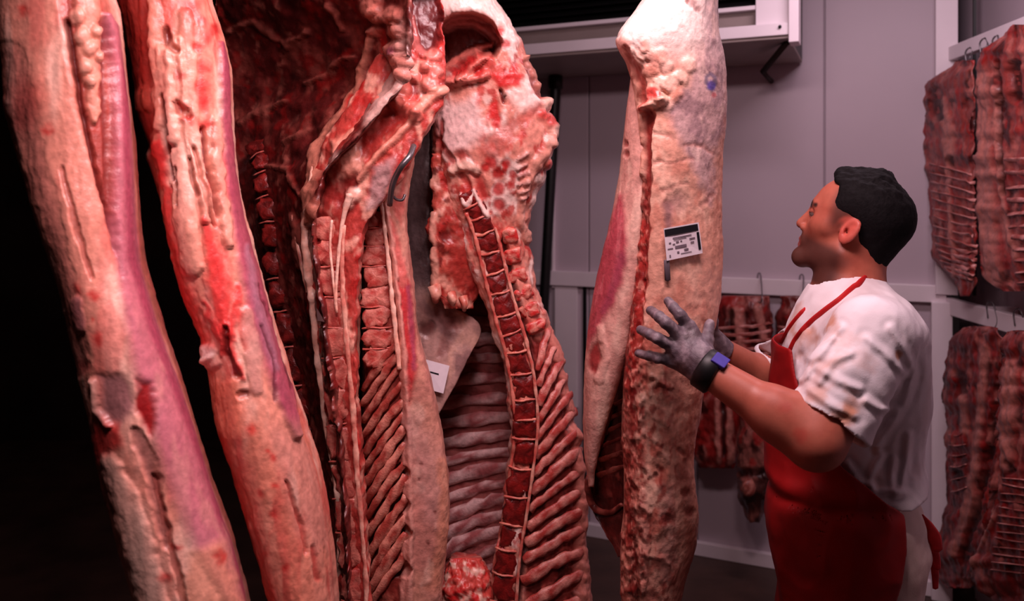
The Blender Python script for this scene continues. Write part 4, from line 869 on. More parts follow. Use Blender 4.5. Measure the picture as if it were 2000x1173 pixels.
rack('dark red rib rack twisted so its foot swings aside, end of the lower rail',
     [(640, 1890, 1950, 2.95, 2.9, .02, .03), (660, 1862, 1962, 2.97, 2.88, .04, .05), (700, 1850, 1966, 2.97, 2.87, .05, .06), (780, 1845, 1962, 2.97, 2.86, .05, .06), (860, 1848, 1956, 2.97, 2.86, .05, .06), (930, 1852, 1950, 2.97, 2.86, .05, .06), (1000, 1850, 1945, 2.96, 2.86, .05, .06), (1060, 1832, 1935, 2.96, 2.86, .05, .06), (1105, 1817, 1920, 2.96, 2.86, .045, .05), (1130, 1826, 1910, 2.95, 2.86, .03, .04), (1146, 1850, 1890, 2.94, 2.87, .01, .02)],
     [(1854, 850), (1856, 900), (1858, 960)], [(1884, 846), (1886, 896), (1888, 950)], 6, GL, 67.0, base=(118, 34, 31), fat_strips=[([(1925, 680), (1918, 780), (1904, 900), (1888, 1000), (1860, 1080)], 8), ([(1880, 780), (1884, 840)], 8)], darks=[([(1962, 690), (1948, 800), (1926, 920), (1905, 1010), (1880, 1090)], 8), ([(1870, 730), (1880, 760)], 10), ([(1868, 925), (1874, 930)], 7)],
     dep=rdep(.085), hooks=[(rp(.38, .03, CZ - (606 - HY) / F * 2.93), W(1938, 640, 2.92))], rw=(6, 7))
rack('dark red rib rack with pale ribs, lower wall rail beside the twisted one',
     [(648, 1970, 2040, 2.82, 2.76, .02, .03), (670, 1962, 2060, 2.84, 2.74, .04, .05), (760, 1956, 2070, 2.84, 2.74, .05, .06), (860, 1950, 2075, 2.84, 2.74, .05, .06), (940, 1944, 2075, 2.84, 2.74, .05, .06), (1040, 1925, 2070, 2.84, 2.74, .05, .06), (1110, 1895, 2060, 2.84, 2.74, .045, .05), (1150, 1905, 2050, 2.84, 2.74, .03, .04), (1185, 1960, 2040, 2.83, 2.75, .01, .02)],
     [(1958, 930), (1952, 990), (1944, 1050), (1936, 1110)], [(2050, 940), (2046, 1000), (2040, 1060), (2030, 1120)], 13, GL, 70.0, base=(132, 42, 38), fat_strips=[([(1975, 720), (1968, 820), (1964, 900)], 14), ([(1940, 1000), (1915, 1060), (1890, 1120)], 6)], darks=[([(1950, 860), (1942, 960), (1920, 1040)], 5), ([(1968, 910), (1972, 916)], 8)],
     dep=rdep(.19), hooks=[(rp(.56, .03, CZ - (618 - HY) / F * 2.78), W(1990, 650, 2.77))], rw=(7, 8))
rack('folded dark rib rack hanging behind the butcher arm on the back wall rail',
     [(578, 1410, 1500, 3.5, 3.45, .02, .03), (596, 1400, 1508, 3.5, 3.42, .05, .04), (640, 1392, 1510, 3.5, 3.42, .05, .04), (700, 1386, 1510, 3.5, 3.42, .05, .04), (780, 1380, 1506, 3.5, 3.42, .05, .04), (860, 1376, 1500, 3.5, 3.42, .05, .04), (885, 1384, 1480, 3.5, 3.44, .02, .03)],
     [(1396, 640), (1392, 700)], [(1510, 632), (1512, 690)], 5, GB, 73.0, base=(104, 32, 30), fat_strips=[([(1440, 610), (1450, 720), (1446, 860)], 10), ([(1480, 600), (1492, 660)], 7), ([(1420, 760), (1424, 870)], 7)], darks=[([(1426, 610), (1430, 700)], 7), ([(1470, 640), (1472, 760)], 6), ([(1400, 800), (1404, 870)], 8)],
     dep=bdep(.085), hooks=[(wp(wall_u(1484, .04), .04, zr + .03), W(1484, 590, 3.42))], rw=(7, 8))
rack('short dark rib rack beside the folded one, mostly behind the butcher chest',
     [(578, 1526, 1560, 3.38, 3.36, .02, .03), (600, 1518, 1590, 3.38, 3.35, .04, .04), (700, 1514, 1600, 3.38, 3.34, .04, .04), (800, 1512, 1600, 3.38, 3.34, .04, .04), (870, 1520, 1590, 3.38, 3.35, .02, .03)],
     [(1518, 640), (1518, 720)], [(1590, 636), (1590, 712)], 5, GB, 76.0, base=(110, 36, 33), dep=bdep(.085), hooks=[(wp(wall_u(1567, .04), .04, zr + .03), W(1562, 590, 3.35))], rw=(7, 8))
t, f = rack('narrow dark red meat strip low between the cream side and the red apron',
     [(742, 1378, 1430, 3.36, 3.34, .02, .03), (770, 1362, 1442, 3.36, 3.33, .04, .04), (840, 1356, 1446, 3.36, 3.33, .04, .04), (890, 1354, 1446, 3.36, 3.33, .04, .04), (914, 1366, 1430, 3.36, 3.34, .02, .03)],
     [(1372, 790), (1366, 880)], [(1396, 790), (1396, 880)], 0, GB, 79.0, base=(128, 30, 27), fat_strips=[([(1400, 780), (1404, 900)], 5), ([(1424, 800), (1428, 900)], 6)], darks=[([(1412, 790), (1414, 890)], 4)], dep=bdep(.17))
t, f = rack('pale leg piece with a dark sawn end and round bone, low behind the apron',
     [(760, 1454, 1500, 3.36, 3.34, .02, .03), (800, 1444, 1516, 3.36, 3.33, .05, .05), (860, 1442, 1520, 3.36, 3.33, .06, .05), (918, 1442, 1518, 3.36, 3.33, .06, .05), (930, 1438, 1512, 3.36, 3.33, .07, .06), (975, 1440, 1506, 3.36, 3.33, .07, .06), (1000, 1450, 1496, 3.36, 3.33, .05, .05), (1020, 1466, 1484, 3.36, 3.34, .02, .02)],
     None, None, 0, GB, 82.0, base=(150, 88, 78), dep=bdep(.26), darks=[([(1446, 925), (1510, 922)], 8), ([(1490, 950), (1490, 975)], 22), ([(1455, 985), (1490, 990)], 18)])
lump('bone_end', f.surf(1462, 952, .01), (.028, 0, 0), (0, .02, 0), (0, 0, .036), M_BONE, t, (lin(196, 124, 110), lin(150, 70, 60)), e=.9)

# ------------------------------------------------------------------ signed-distance modelling for the butcher


def sdf_mesh(fn, lo, hi, h):
    """surface nets over a sparse grid"""
    lo = np.array(lo, float); B = 8
    nb = np.ceil((np.array(hi) - lo) / (h * B)).astype(int); n = nb * B
    bc = np.stack(np.meshgrid(*[np.arange(k) for k in nb], indexing='ij'), -1).reshape(-1, 3)
    d = fn((lo + (bc * B + (B - 1) / 2) * h).astype(np.float32))
    D = np.repeat(np.repeat(np.repeat(np.sign(d).reshape(nb).astype(np.float32), B, 0), B, 1), B, 2) * 9
    near = bc[np.abs(d) < h * B * 1.35]
    off = np.stack(np.meshgrid(*[np.arange(B)] * 3, indexing='ij'), -1).reshape(-1, 3)
    for s in range(0, len(near), 400):
        idx = (near[s:s + 400, None] * B + off[None]).reshape(-1, 3)
        D[idx[:, 0], idx[:, 1], idx[:, 2]] = fn((lo + idx * h).astype(np.float32))
    S = D < 0
    cs = np.zeros(tuple(n - 1), np.int8); view = lambda A, c: A[c[0]:n[0] - 1 + c[0], c[1]:n[1] - 1 + c[1], c[2]:n[2] - 1 + c[2]]
    corners = [(a, b, c) for a in (0, 1) for b in (0, 1) for c in (0, 1)]
    for c in corners: cs += view(S, c)
    act = np.argwhere((cs > 0) & (cs < 8)); ids = np.full(tuple(n - 1), -1, np.int32); ids[tuple(act.T)] = np.arange(len(act))
    val = [D[tuple((act + c).T)] for c in corners]; P = np.zeros((len(act), 3)); cnt = np.zeros(len(act))
    for i, a in enumerate(corners):
        for j, b in enumerate(corners):
            if j <= i or sum(x != y for x, y in zip(a, b)) != 1: continue
            m = (val[i] < 0) != (val[j] < 0); t = np.where(m, val[i] / (val[i] - val[j] + 1e-12), 0)
            P += np.where(m[:, None], np.array(a) + t[:, None] * (np.array(b) - np.array(a)), 0); cnt += m
    V = lo + (act + P / cnt[:, None]) * h; Q = []
    for ax in range(3):
        u, w = [k for k in range(3) if k != ax]; e = np.eye(3, dtype=int)
        a0 = S[tuple(slice(1, n[k] - 1) if k != ax else slice(0, n[k] - 1) for k in range(3))]
        a1 = S[tuple(slice(1, n[k] - 1) if k != ax else slice(1, n[k]) for k in range(3))]
        g = np.argwhere(a0 != a1) + np.array([0 if k == ax else 1 for k in range(3)])
        inn = S[tuple(g.T)]
        q = np.stack([ids[tuple((g - e[u] - e[w]).T)], ids[tuple((g - e[w]).T)], ids[tuple(g.T)], ids[tuple((g - e[u]).T)]], 1)
        fl_ = inn if ax != 1 else ~inn
        Q.append(np.where(fl_[:, None], q, q[:, ::-1]))
    Q = np.concatenate(Q); Q = Q[(Q >= 0).all(1)]
    return V, Q


def rc(P, a, b, ra, rb):
    a, b = np.asarray(a, np.float32), np.asarray(b, np.float32); ab = b - a
    t = np.clip((P - a) @ ab / (ab @ ab + 1e-12), 0, 1)
    return np.linalg.norm(P - a - t[:, None] * ab, axis=1) - (ra + (rb - ra) * t)


def ell(P, c, r, R=None):
    p = P - np.asarray(c, np.float32)
    if R is not None: p = p @ np.asarray(R, np.float32)
    r = np.asarray(r, np.float32); k0 = np.linalg.norm(p / r, axis=1); k1 = np.linalg.norm(p / (r * r), axis=1)
    return k0 * (k0 - 1) / (k1 + 1e-9)


def smin(a, b, k):
    h = np.clip(.5 + .5 * (b - a) / k, 0, 1); return b + (a - b) * h - k * h * (1 - h)


def smax(a, b, k): return -smin(-a, -b, k)


def sm(k, *ds):
    o = ds[0]
    for d in ds[1:]: o = smin(o, d, k)
    return o


# head frame: forward, towards viewer (his left), up
YM = 1.75
HO = W(1672, 452, YM); pt_, yw, yv = math.radians(15), math.radians(36), math.radians(10)
fw0 = np.array([-math.cos(yw), math.sin(yw), 0]); lf = np.array([-math.sin(yw), -math.cos(yw), 0]); up0 = np.array([0, 0, 1.0])
fwd = fw0 * math.cos(pt_) + up0 * math.sin(pt_); upv = up0 * math.cos(pt_) - fw0 * math.sin(pt_)
HM = np.stack([fwd, lf, upv], 1)
HS = 1.065
hl = lambda P: (P - HO.astype(np.float32)) @ HM.astype(np.float32) * np.float32(HS)
hw = lambda f, l, u: HO + HM @ np.array([f, l, u]) / HS


def hpx(x, y):
    a = (1672 - x) / 914.0 / math.cos(yv); b = (452 - y) / 914.0
    return a * math.cos(pt_) + b * math.sin(pt_), -a * math.sin(pt_) + b * math.cos(pt_)


BY = math.radians(17); EXV = np.array([math.cos(BY), -math.sin(BY), 0]); EYV = np.array([math.sin(BY), math.cos(BY), 0]); C0 = W(1660, 390, YM)
BM = np.stack([EXV, EYV, np.array([0, 0, 1.0])], 1)


def M(x, y, dy=0.0):                           # a point of the body: along his side view, row, away from the viewer
    p = C0 + EXV * ((x - 1660) / F * YM / 1.075) + EYV * dy; p[2] = CZ - (y - HY) / F * YM; return p


def loc(P): return (P - C0.astype(np.float32)) @ BM.astype(np.float32)


def head_sdf(P):
    q = hl(P); q = q.copy(); s = np.abs(q[:, 1]); m = np.stack([q[:, 0], s, q[:, 2]], 1)
    d = ell(m, (-.002, 0, .05), (.098, .079, .078))
    d = smin(d, ell(m, (.03, 0, .02), (.074, .069, .08)), .03); d = smin(d, ell(m, (-.036, 0, .0), (.055, .058, .07)), .03)
    d = smin(d, ell(m, (.045, 0, -.035), (.062, .055, .06)), .03)
    d = smin(d, rc(m, (.0, .056, -.054), (.094, .016, -.09), .026, .021), .025)
    d = smin(d, rc(m, (.099, 0, -.089), (.099, .012, -.089), .02, .018), .02)
    d = smin(d, rc(m, (.096, 0, .038), (.084, .042, .036), .0125, .012), .016)
    d = smin(d, rc(m, (.066, .045, .0), (.05, .056, .0), .022, .018), .022)
    eye = rc(m, (.104, .033, .016), (.098, .047, .018), .012, .01)
    d = smax(d, -eye, .012)
    ball = np.linalg.norm(m - np.array([.088, .034, .018], np.float32), axis=1)
    lid = np.maximum(ball - .0150, -(m[:, 2] - .0188 + (m[:, 0] - .088) * .12))
    lid = np.minimum(lid, np.maximum(ball - .0146, (m[:, 2] - .0138)))
    d = smin(d, lid, .004)
    d = smin(d, rc(m, (.104, 0, .022), (.123, 0, -.016), .0085, .0112), .01)
    d = smin(d, rc(m, (.112, .011, -.0225), (.104, .014, -.024), .0082, .007), .006)
    d = smax(d, -rc(m, (.117, .007, -.033), (.11, .008, -.026), .0035, .003), .003)
    d = smin(d, rc(m, (.1, 0, -.045), (.098, .02, -.05), .015, .012), .014)
    d = smin(d, rc(m, (.113, 0, -.0505), (.1, .024, -.0545), .0062, .003), .005)
    d = smin(d, rc(m, (.1115, 0, -.0635), (.1, .021, -.0585), .007, .003), .005)
    d = smax(d, -rc(m, (.124, 0, -.0565), (.106, .026, -.0565), .0016, .0014), .003)
    # ears: tilted dish with rim
    ca, sa = math.cos(.42), math.sin(.42)
    e = m - np.array([-.004, .083, .003], np.float32)
    ex, ez = e[:, 0] * ca + e[:, 2] * sa, -e[:, 0] * sa + e[:, 2] * ca
    ey = e[:, 1] + ex * .45
    E_ = np.stack([ex, ey, ez], 1)
    ear = ell(E_, (0, 0, .002), (.0195, .0085, .0325))
    ear = smax(ear, -ell(E_, (.002, .009, .006), (.0125, .0075, .0215)), .003)
    ear = smax(ear, -ell(E_, (.005, .004, -.003), (.0065, .009, .008)), .003)
    ear = smin(ear, rc(E_, (-.006, .003, -.008), (-.005, .003, .014), .0038, .003), .004)
    ear = smin(ear, rc(E_, (.014, .0, -.004), (.012, .002, -.008), .0042, .004), .004)
    return smin(d, ear, .005) / HS


SH_L, EL_L, WR_L = W(1700, 655, 1.57), W(1592, 858, 1.485), W(1378, 720, 1.575)
SH_R, EL_R, WR_R = W(1640, 650, 1.92), W(1530, 762, 1.97), W(1398, 680, 1.88)
NB, NT = W(1650, 606, YM + .005), HO + HM @ np.array([.004, 0, -.055])


def arm_sdf(P, S, E_, Wr, big=1.0):
    d = rc(P, S, E_, .062 * big, .052 * big)
    ax = E_ - S
    d = smin(d, rc(P, S + ax * .45 + np.array([-.018, -.01, .012]), S + ax * .72 + np.array([-.012, -.008, .01]), .043 * big, .036 * big), .03)
    fx = Wr - E_
    d = smin(d, rc(P, E_, E_ + fx * .32, .047 * big, .045 * big), .03)
    d = smin(d, rc(P, E_ + fx * .3, Wr, .044 * big, .031 * big), .03)
    d = smin(d, rc(P, E_ + fx * .05 + np.array([0, 0, .012]), E_ + fx * .38 + np.array([0, -.008, .012]), .033 * big, .03 * big), .025)
    return d


HAND_L = dict(w=WR_L, k=[W(1347, 640, 1.612), W(1328, 654, 1.602), W(1314, 677, 1.602), W(1310, 702, 1.612)],
              f=[[W(1328, 614, 1.602), W(1316, 601, 1.615), W(1305, 588, 1.632)], [W(1301, 630, 1.588), W(1287, 618, 1.6), W(1271, 606, 1.63)], [W(1284, 660, 1.588), W(1269, 652, 1.602), W(1251, 644, 1.632)], [W(1284, 699, 1.6), W(1267, 694, 1.612), W(1247, 690, 1.635)]],
              t=[W(1374, 690, 1.595), W(1381, 663, 1.605), W(1386, 632, 1.632)])
HAND_R = dict(w=WR_R, k=[W(1374, 640, 1.872), W(1366, 652, 1.868), W(1362, 668, 1.868), W(1362, 684, 1.872)],
              f=[[W(1350, 618, 1.872), W(1338, 606, 1.87), W(1324, 596, 1.866)], [W(1336, 636, 1.874), W(1320, 626, 1.872), W(1304, 618, 1.868)], [W(1330, 662, 1.874), W(1314, 656, 1.872), W(1298, 650, 1.868)], [W(1336, 690, 1.872), W(1322, 690, 1.87), W(1308, 688, 1.868)]],
              t=[W(1390, 650, 1.86), W(1392, 628, 1.85), W(1390, 604, 1.838)])


def hand_sdf(P, H, g=0.0):
    d = None
    for i, k in enumerate(H['k']):
        a = H['w'] + (np.array([0, 0, 1]) * (.010, .004, -.004, -.010)[i])
        c = rc(P, a, k, .019 + g, .0135 + g)
        d = c if d is None else smin(d, c, .016)
    rr = (.0105, .0108, .0103, .0092)
    for i, (k, fs) in enumerate(zip(H['k'], H['f'])):
        r = rr[i] + g
        c = rc(P, k, fs[0], r * 1.08, r); c = smin(c, rc(P, fs[0], fs[1], r, r * .92), .003); c = smin(c, rc(P, fs[1], fs[2], r * .93, r * .78), .003)
        d = smin(d, c, .006)
    t = H['t']
    c = smin(rc(P, H['w'] * .6 + t[0] * .4, t[0], .017 + g, .0145 + g), rc(P, t[0], t[1], .0135 + g, .0115 + g), .005); c = smin(c, rc(P, t[1], t[2], .0115 + g, .0088 + g), .004)
    return smin(d, c, .01)


CH, BE, HI = M(1658, 725), M(1652, 890), M(1662, 1010)
HIPS = [M(1664, 1040, -.09), M(1664, 1040, .09)]
KNEE = [M(1655, 1400, -.10), M(1650, 1400, .10)]
ANK = [KNEE[0] * 1, KNEE[1] * 1]
for a_ in ANK: a_[0] += .02; a_[2] = .09


def torso_sdf(P, g=0.0):
    d = ell(P, CH, (.126 + g, .17 + g, .2 + g), BM)
    d = smin(d, ell(P, BE, (.124 + g, .155 + g, .17 + g), BM), .07)
    d = smin(d, ell(P, HI, (.13 + g, .165 + g, .13 + g), BM), .06)
    d = smin(d, rc(P, M(1690, 648, -.14), M(1672, 645, .15), .066 + g, .064 + g), .05)
    d = smin(d, rc(P, M(1716, 645, -.09), M(1720, 770, -.07), .06 + g, .06 + g), .05)
    d = smin(d, rc(P, NB, NT, .06 + g * .3, .054), .045)
    return d


def upper_arms(P):
    return smin(rc(P, SH_L, EL_L, .062, .052), rc(P, SH_L + (EL_L - SH_L) * .45 + np.array([-.018, -.01, .012]), SH_L + (EL_L - SH_L) * .72 + np.array([-.012, -.008, .01]), .043, .036), .03), rc(P, SH_R, EL_R, .06, .05)


def body_sdf(P):
    d = np.full(len(P), 1e3, np.float32)
    d = np.minimum(d, torso_sdf(P))
    for S, E_, Wr, H in ((SH_L, EL_L, WR_L, HAND_L), (SH_R, EL_R, WR_R, HAND_R)):
        d = smin(d, arm_sdf(P, S, E_, Wr), .03)
        d = smin(d, hand_sdf(P, H, -.0022), .012)
    neck = smin(rc(P, NB, NT, .061, .058), rc(P, M(1668, 590), hw(-.022, 0, -.03), .05, .05), .03)
    d = smin(d, neck, .03)
    d = smin(d, head_sdf(P), .018)
    for k in (0, 1):
        d = smin(d, rc(P, HIPS[k], KNEE[k], .085, .055), .03); d = smin(d, rc(P, KNEE[k], ANK[k], .052, .036), .03)
        d = smin(d, rc(P, ANK[k] + (0, 0, -.04), ANK[k] + (-.15, 0, -.055), .036, .025), .02)
    return d


man = thing('person', 'butcher in profile, white stained shirt and red apron, hands on the cream-coloured side', 'person', (W(1660, 1000, YM)[0], YM, 0))
V, Q = sdf_mesh(body_sdf, (.24, 1.36, -.01), (.98, 2.06, 1.72), .0032)
Vf = V.astype(np.float32); q = hl(Vf); m = np.stack([q[:, 0], np.abs(q[:, 1]), q[:, 2]], 1)
SK = lin(180, 100, 80); C_ = np.tile(SK, (len(V), 1))


def tint(mask, col, a=1.0):
    global C_
    C_ = C_ * (1 - (mask * a)[:, None]) + col * (mask * a)[:, None]


inhead = 1 - sst(.15, .18, np.linalg.norm(q - np.array([.02, 0, .0]), axis=1))
tint(sst(-.2, .5, fbm(V * 22, 3)), lin(172, 86, 68), .6)
jaw = sst(.0, .03, -.026 - m[:, 2] + m[:, 0] * .12) * sst(-.03, .01, m[:, 0]) * inhead * (1 - sst(.02, .05, -.105 - m[:, 2]))
tint(jaw, lin(50, 32, 30), .85)
tint(1 - sst(.004, .009, np.minimum(rc(m, (.116, 0, -.051), (.103, .022, -.0545), .004, .002), rc(m, (.114, 0, -.063), (.103, .02, -.058), .004, .002))), lin(176, 84, 76), .8)
tint(1 - sst(.0, .0045, rc(m, (.107, .016, .0385), (.086, .054, .039), .0075, .0035)), lin(28, 18, 16), .95)
tint(1 - sst(.0, .005, rc(m, (.104, .026, .02), (.094, .046, .018), .006, .004)), lin(110, 60, 50), .6)
ear_m = (1 - sst(.03, .04, np.linalg.norm(m - np.array([-.004, .085, .003]), axis=1))) * sst(.074, .08, m[:, 1])
tint(ear_m, lin(206, 92, 80), .7)
fade = sst(-.015, .02, m[:, 2] - .0) * (1 - sst(.03, .062, m[:, 0])) * sst(.05, .062, m[:, 1]) * inhead * (1 - ear_m)
tint(fade, lin(48, 34, 33), .75)
for p, r in ((W(1535, 790, 1.46), .02), (W(1500, 800, 1.46), .015), (W(1562, 850, 1.44), .02)): tint(1 - sst(r * .4, r, np.linalg.norm(V - p, axis=1) + .008 * fbm(V * 60, 2)), lin(176, 62, 52), .5)
mk('body', V, Q, M_SKIN, man, colour=C_)
for sgn in (1, -1):
    lump('eye', hw(.0872, sgn * .034, .0175), HM[:, 0] * .0135, HM[:, 1] * .0135, HM[:, 2] * .0135, M_EYE, man, (lin(200, 185, 180),) * 2, e=1.0, jit=0, nu=20, nv=14)
    lump('iris', hw(.0985, sgn * .0345, .0178), HM[:, 0] * .0035, HM[:, 1] * .0056, HM[:, 2] * .0056, M_IRIS, man, (lin(20, 12, 10),) * 2, e=1.0, jit=0, nu=16, nv=10)

# hair
hair_poly = [hpx(*p) for p in ((1640, 350), (1652, 358), (1650, 378), (1640, 398), (1646, 420), (1654, 426), (1668, 416), (1686, 424), (1690, 450), (1688, 480), (1684, 510), (1690, 560), (1730, 560), (1800, 490), (1830, 400), (1790, 300), (1650, 290), (1630, 330))]


def hair_sdf(P):
    q = hl(P); m = np.stack([q[:, 0], np.abs(q[:, 1]), q[:, 2]], 1)
    d = ell(m, (-.004, 0, .052), (.102, .0795, .082))
    d = smin(d, rc(m, (-.044, 0, .03), (-.022, 0, -.062), .063, .052), .03)
    d = smin(d, rc(m, (.055, 0, .108), (-.02, .0, .125), .02, .02), .03)
    d = smin(d, rc(m, (.055, .0, .112), (.05, .035, .1), .015, .012), .015)
    d = smin(d, rc(m, (.066, .005, .121), (.05, .012, .118), .007, .012), .014)
    st = fbm(np.stack([q[:, 0] * 40, q[:, 1] * 90, q[:, 2] * 40], 1), 3)
    d = d - .0035 - .0035 * st * sst(.06, .11, q[:, 2]) - .0015 * st
    pd = polydist(q[:, 0] + .004 * st, q[:, 2] + .003 * st, hair_poly)
    return smax(d, pd.astype(np.float32), .006) / HS


V, Q = sdf_mesh(hair_sdf, HO - .17, HO + .17, .0026)
mk('hair', V, Q, M_HAIR, man, colour=np.tile(lin(15, 12, 14), (len(V), 1)))

# shirt
hem_c, hem_d = W(1622, 828, 1.515), None
ax_l = EL_L - SH_L; ax_l /= np.linalg.norm(ax_l)
cutn = np.array([-.57, -.12, -.81]); cutn /= np.linalg.norm(cutn)
hemR, axR = W(1512, 712, 1.955), (EL_R - SH_R) / np.linalg.norm(EL_R - SH_R)


def folds(P):
    a = fbm(np.stack([P[:, 0] * 9 + P[:, 2] * 5, P[:, 1] * 9, P[:, 2] * 14 - P[:, 0] * 8], 1), 3)
    b = perlin(np.stack([P[:, 0] * 26 + P[:, 2] * 12, P[:, 1] * 18, P[:, 2] * 10 - P[:, 0] * 20], 1) + 4.0)
    return .007 * a + .004 * (1 - np.abs(b) * 2)


CREASE = [((1643, 640), (1612, 668), (1584, 700)), ((1626, 662), (1596, 700), (1566, 742)), ((1692, 660), (1730, 690), (1768, 730)), ((1782, 742), (1760, 800), (1712, 872)), ((1668, 940), (1715, 956), (1766, 962)), ((1775, 850), (1768, 910), (1758, 965)), ((1655, 905), (1672, 930), (1700, 948)), ((1600, 720), (1640, 745), (1680, 760)), ((1580, 760), (1622, 790), (1668, 812)), ((1745, 900), (1742, 940), (1748, 968)), ((1720, 890), (1700, 930), (1706, 960)), ((1572, 650), (1556, 690), (1552, 740)), ((1660, 690), (1630, 705), (1600, 745)), ((1740, 640), (1765, 680), (1785, 730)), ((1690, 780), (1720, 800), (1750, 800))]


def creases(P):
    xp = 1000 + F * P[:, 0] / P[:, 1]; yp = HY - F * (P[:, 2] - CZ) / P[:, 1]; o = np.zeros(len(P))
    w = 3 * perlin(P * 25.0)
    for c in CREASE:
        d, _ = segdist(xp + w, yp + w, c); o += .0045 * np.exp(-(d / 7) ** 2) - .002 * np.exp(-((d - 14) / 7) ** 2)
    return o * (P[:, 1] < YM)


HEMZ = W(0, 978, 1.63)[2]


def shirt_sdf(P):
    aL, aR = upper_arms(P)
    d = torso_sdf(P, .013)
    d = smin(d, rc(P, M(1704, 700), M(1698, 900), .085, .078), .06)          # loose back
    d = smin(d, ell(P, M(1740, 950, -.05), (.05, .12, .06), BM), .04)
    sl = np.minimum(rc(P, SH_L, hem_c + ax_l * .05, .074, .079), aL - .009)
    sl = smax(sl, (P - hem_c) @ cutn.astype(np.float32), .004)
    sr_ = np.minimum(rc(P, SH_R, hemR + axR * .05, .074, .07), aR - .009)
    sr_ = smax(sr_, (P - hemR) @ axR.astype(np.float32), .004)
    d = smin(d, sl, .035); d = smin(d, sr_, .035)
    d = d - folds(P) * .5 - creases(P)
    d = smax(d, -rc(P, hem_c - ax_l * .03, EL_L, .066, .066), .006)
    d = smax(d, -rc(P, hemR - axR * .03, EL_R, .058, .058), .006)
    d = smax(d, -rc(P, NB + (NT - NB) * .42, NT + (NT - NB) * 1.0, .0735, .078), .006)
    return smax(d, HEMZ + .03 * loc(P)[:, 0] + .004 * np.sin(P[:, 1] * 60) - P[:, 2], .006)


V, Q = sdf_mesh(shirt_sdf, (.48, 1.38, .86), (.98, 2.08, 1.5), .0034)
SHC = lin(236, 228, 232); C_ = np.tile(SHC, (len(V), 1))
n1 = fbm(V * 26 + 3, 4)
for (x, y, Y, r, a) in ((1612, 618, 1.6, .035, .8), (1585, 632, 1.62, .03, .6), (1560, 655, 1.66, .05, .6), (1530, 620, 1.75, .06, .5), (1640, 810, 1.45, .035, .75), (1660, 790, 1.45, .03, .5), (1655, 820, 1.44, .022, .6), (1590, 740, 1.48, .05, .35), (1752, 690, 1.5, .012, .9), (1600, 765, 1.46, .03, .5), (1712, 935, 1.6, .03, .35), (1640, 690, 1.5, .06, .3), (1520, 660, 1.7, .06, .5), (1620, 650, 1.55, .03, .4), (1710, 880, 1.58, .012, .6), (1770, 900, 1.62, .01, .5), (1745, 660, 1.52, .02, .3)):
    mm = (1 - sst(r * .3, r, np.linalg.norm(V - W(x, y, Y), axis=1) * .8 + r * .9 * (.2 - n1)))
    tint(mm, lin(202, 138, 108), a)
tint(sst(.1, .5, fbm(V * 9 + 8, 3)), lin(206, 186, 186), .5)
mk('shirt', V, Q, M_CLOTH, man, colour=C_)
# sleeve hem band
u1 = np.cross(cutn, [0, 1, 0]); u1 /= np.linalg.norm(u1); u2 = np.cross(cutn, u1)

# trousers
def trousers_sdf(P):
    d = ell(P, M(1655, 1010), (.14, .172, .14), BM)
    d = smin(d, ell(P, M(1726, 1070, -.03), (.07, .13, .12), BM), .05)
    for k in (0, 1):
        d = smin(d, rc(P, HIPS[k] + EXV * .01, KNEE[k] + EXV * .01, .102, .085), .04)
        d = smin(d, rc(P, KNEE[k] + (.01, 0, 0), ANK[k], .085, .07), .03)
    d = d - folds(P * .8 + 3) * 1.1
    d = smax(d, P[:, 2] - W(0, 950, 1.63)[2], .01)
    return smax(d, .06 - P[:, 2], .01)


V, Q = sdf_mesh(trousers_sdf, (.42, 1.46, .0), (.98, 2.02, 1.05), .0055)
C_ = np.tile(lin(226, 208, 200), (len(V), 1)); tint(sst(-.1, .4, fbm(V * 8, 3)), lin(206, 176, 166), .6)
mk('trousers', V, Q, M_CLOTH, man, colour=C_)

# apron: a shell standing off the clothes, front of a moving edge
EDGE = np.array([(680, 1552), (740, 1550), (800, 1556), (850, 1580), (900, 1630), (940, 1685), (985, 1744), (1040, 1745), (1100, 1735), (1173, 1716), (1300, 1700), (1560, 1690)], float)
EZ = CZ - (EDGE[:, 0] - HY) / F * 1.62; EX = (EDGE[:, 1] - 1660) / F * 1.66 / 1.075
APT, APB = W(0, 676, 1.7)[2], .42


def apron_sdf(P):
    q = loc(P); t = torso_sdf(P, .026)
    lo_ = np.minimum(rc(P, HIPS[0] - EXV * .012, KNEE[0] - EXV * .04 - np.array([0, 0, .3]), .112, .13), rc(P, HIPS[1] - EXV * .012, KNEE[1] - EXV * .04 - np.array([0, 0, .3]), .112, .13))
    t = smin(t, ell(P, M(1658, 1010), (.152, .185, .15), BM), .03)
    t = smin(t, lo_, .09)
    t = t - folds(P * .55 + 9) * 1.3
    zw = W(0, 985, 1.6)[2] - .10 * np.maximum(-q[:, 0], 0) ** 1.0
    t = t + .007 * np.exp(-((P[:, 2] - zw) / .012) ** 2) - .004 * np.exp(-((P[:, 2] - zw - .03) / .016) ** 2)
    t = t - .004 * perlin(np.stack([q[:, 0] * 9, q[:, 1] * 9, P[:, 2] * 1.8], 1)) * sst(0, .25, zw - P[:, 2]) * 1.6
    d = np.abs(t - .004) - .0026
    xe = np.interp(P[:, 2], EZ[::-1], EX[::-1]).astype(np.float32)
    d = smax(d, (q[:, 0] - xe) * .8, .003)
    yb = np.interp(P[:, 2], [.95, 1.1, 1.3], [.4, .2, .12])
    d = smax(d, np.abs(q[:, 1]) - yb, .004)
    d = smax(d, P[:, 2] - APT, .004); return smax(d, APB - P[:, 2], .004)


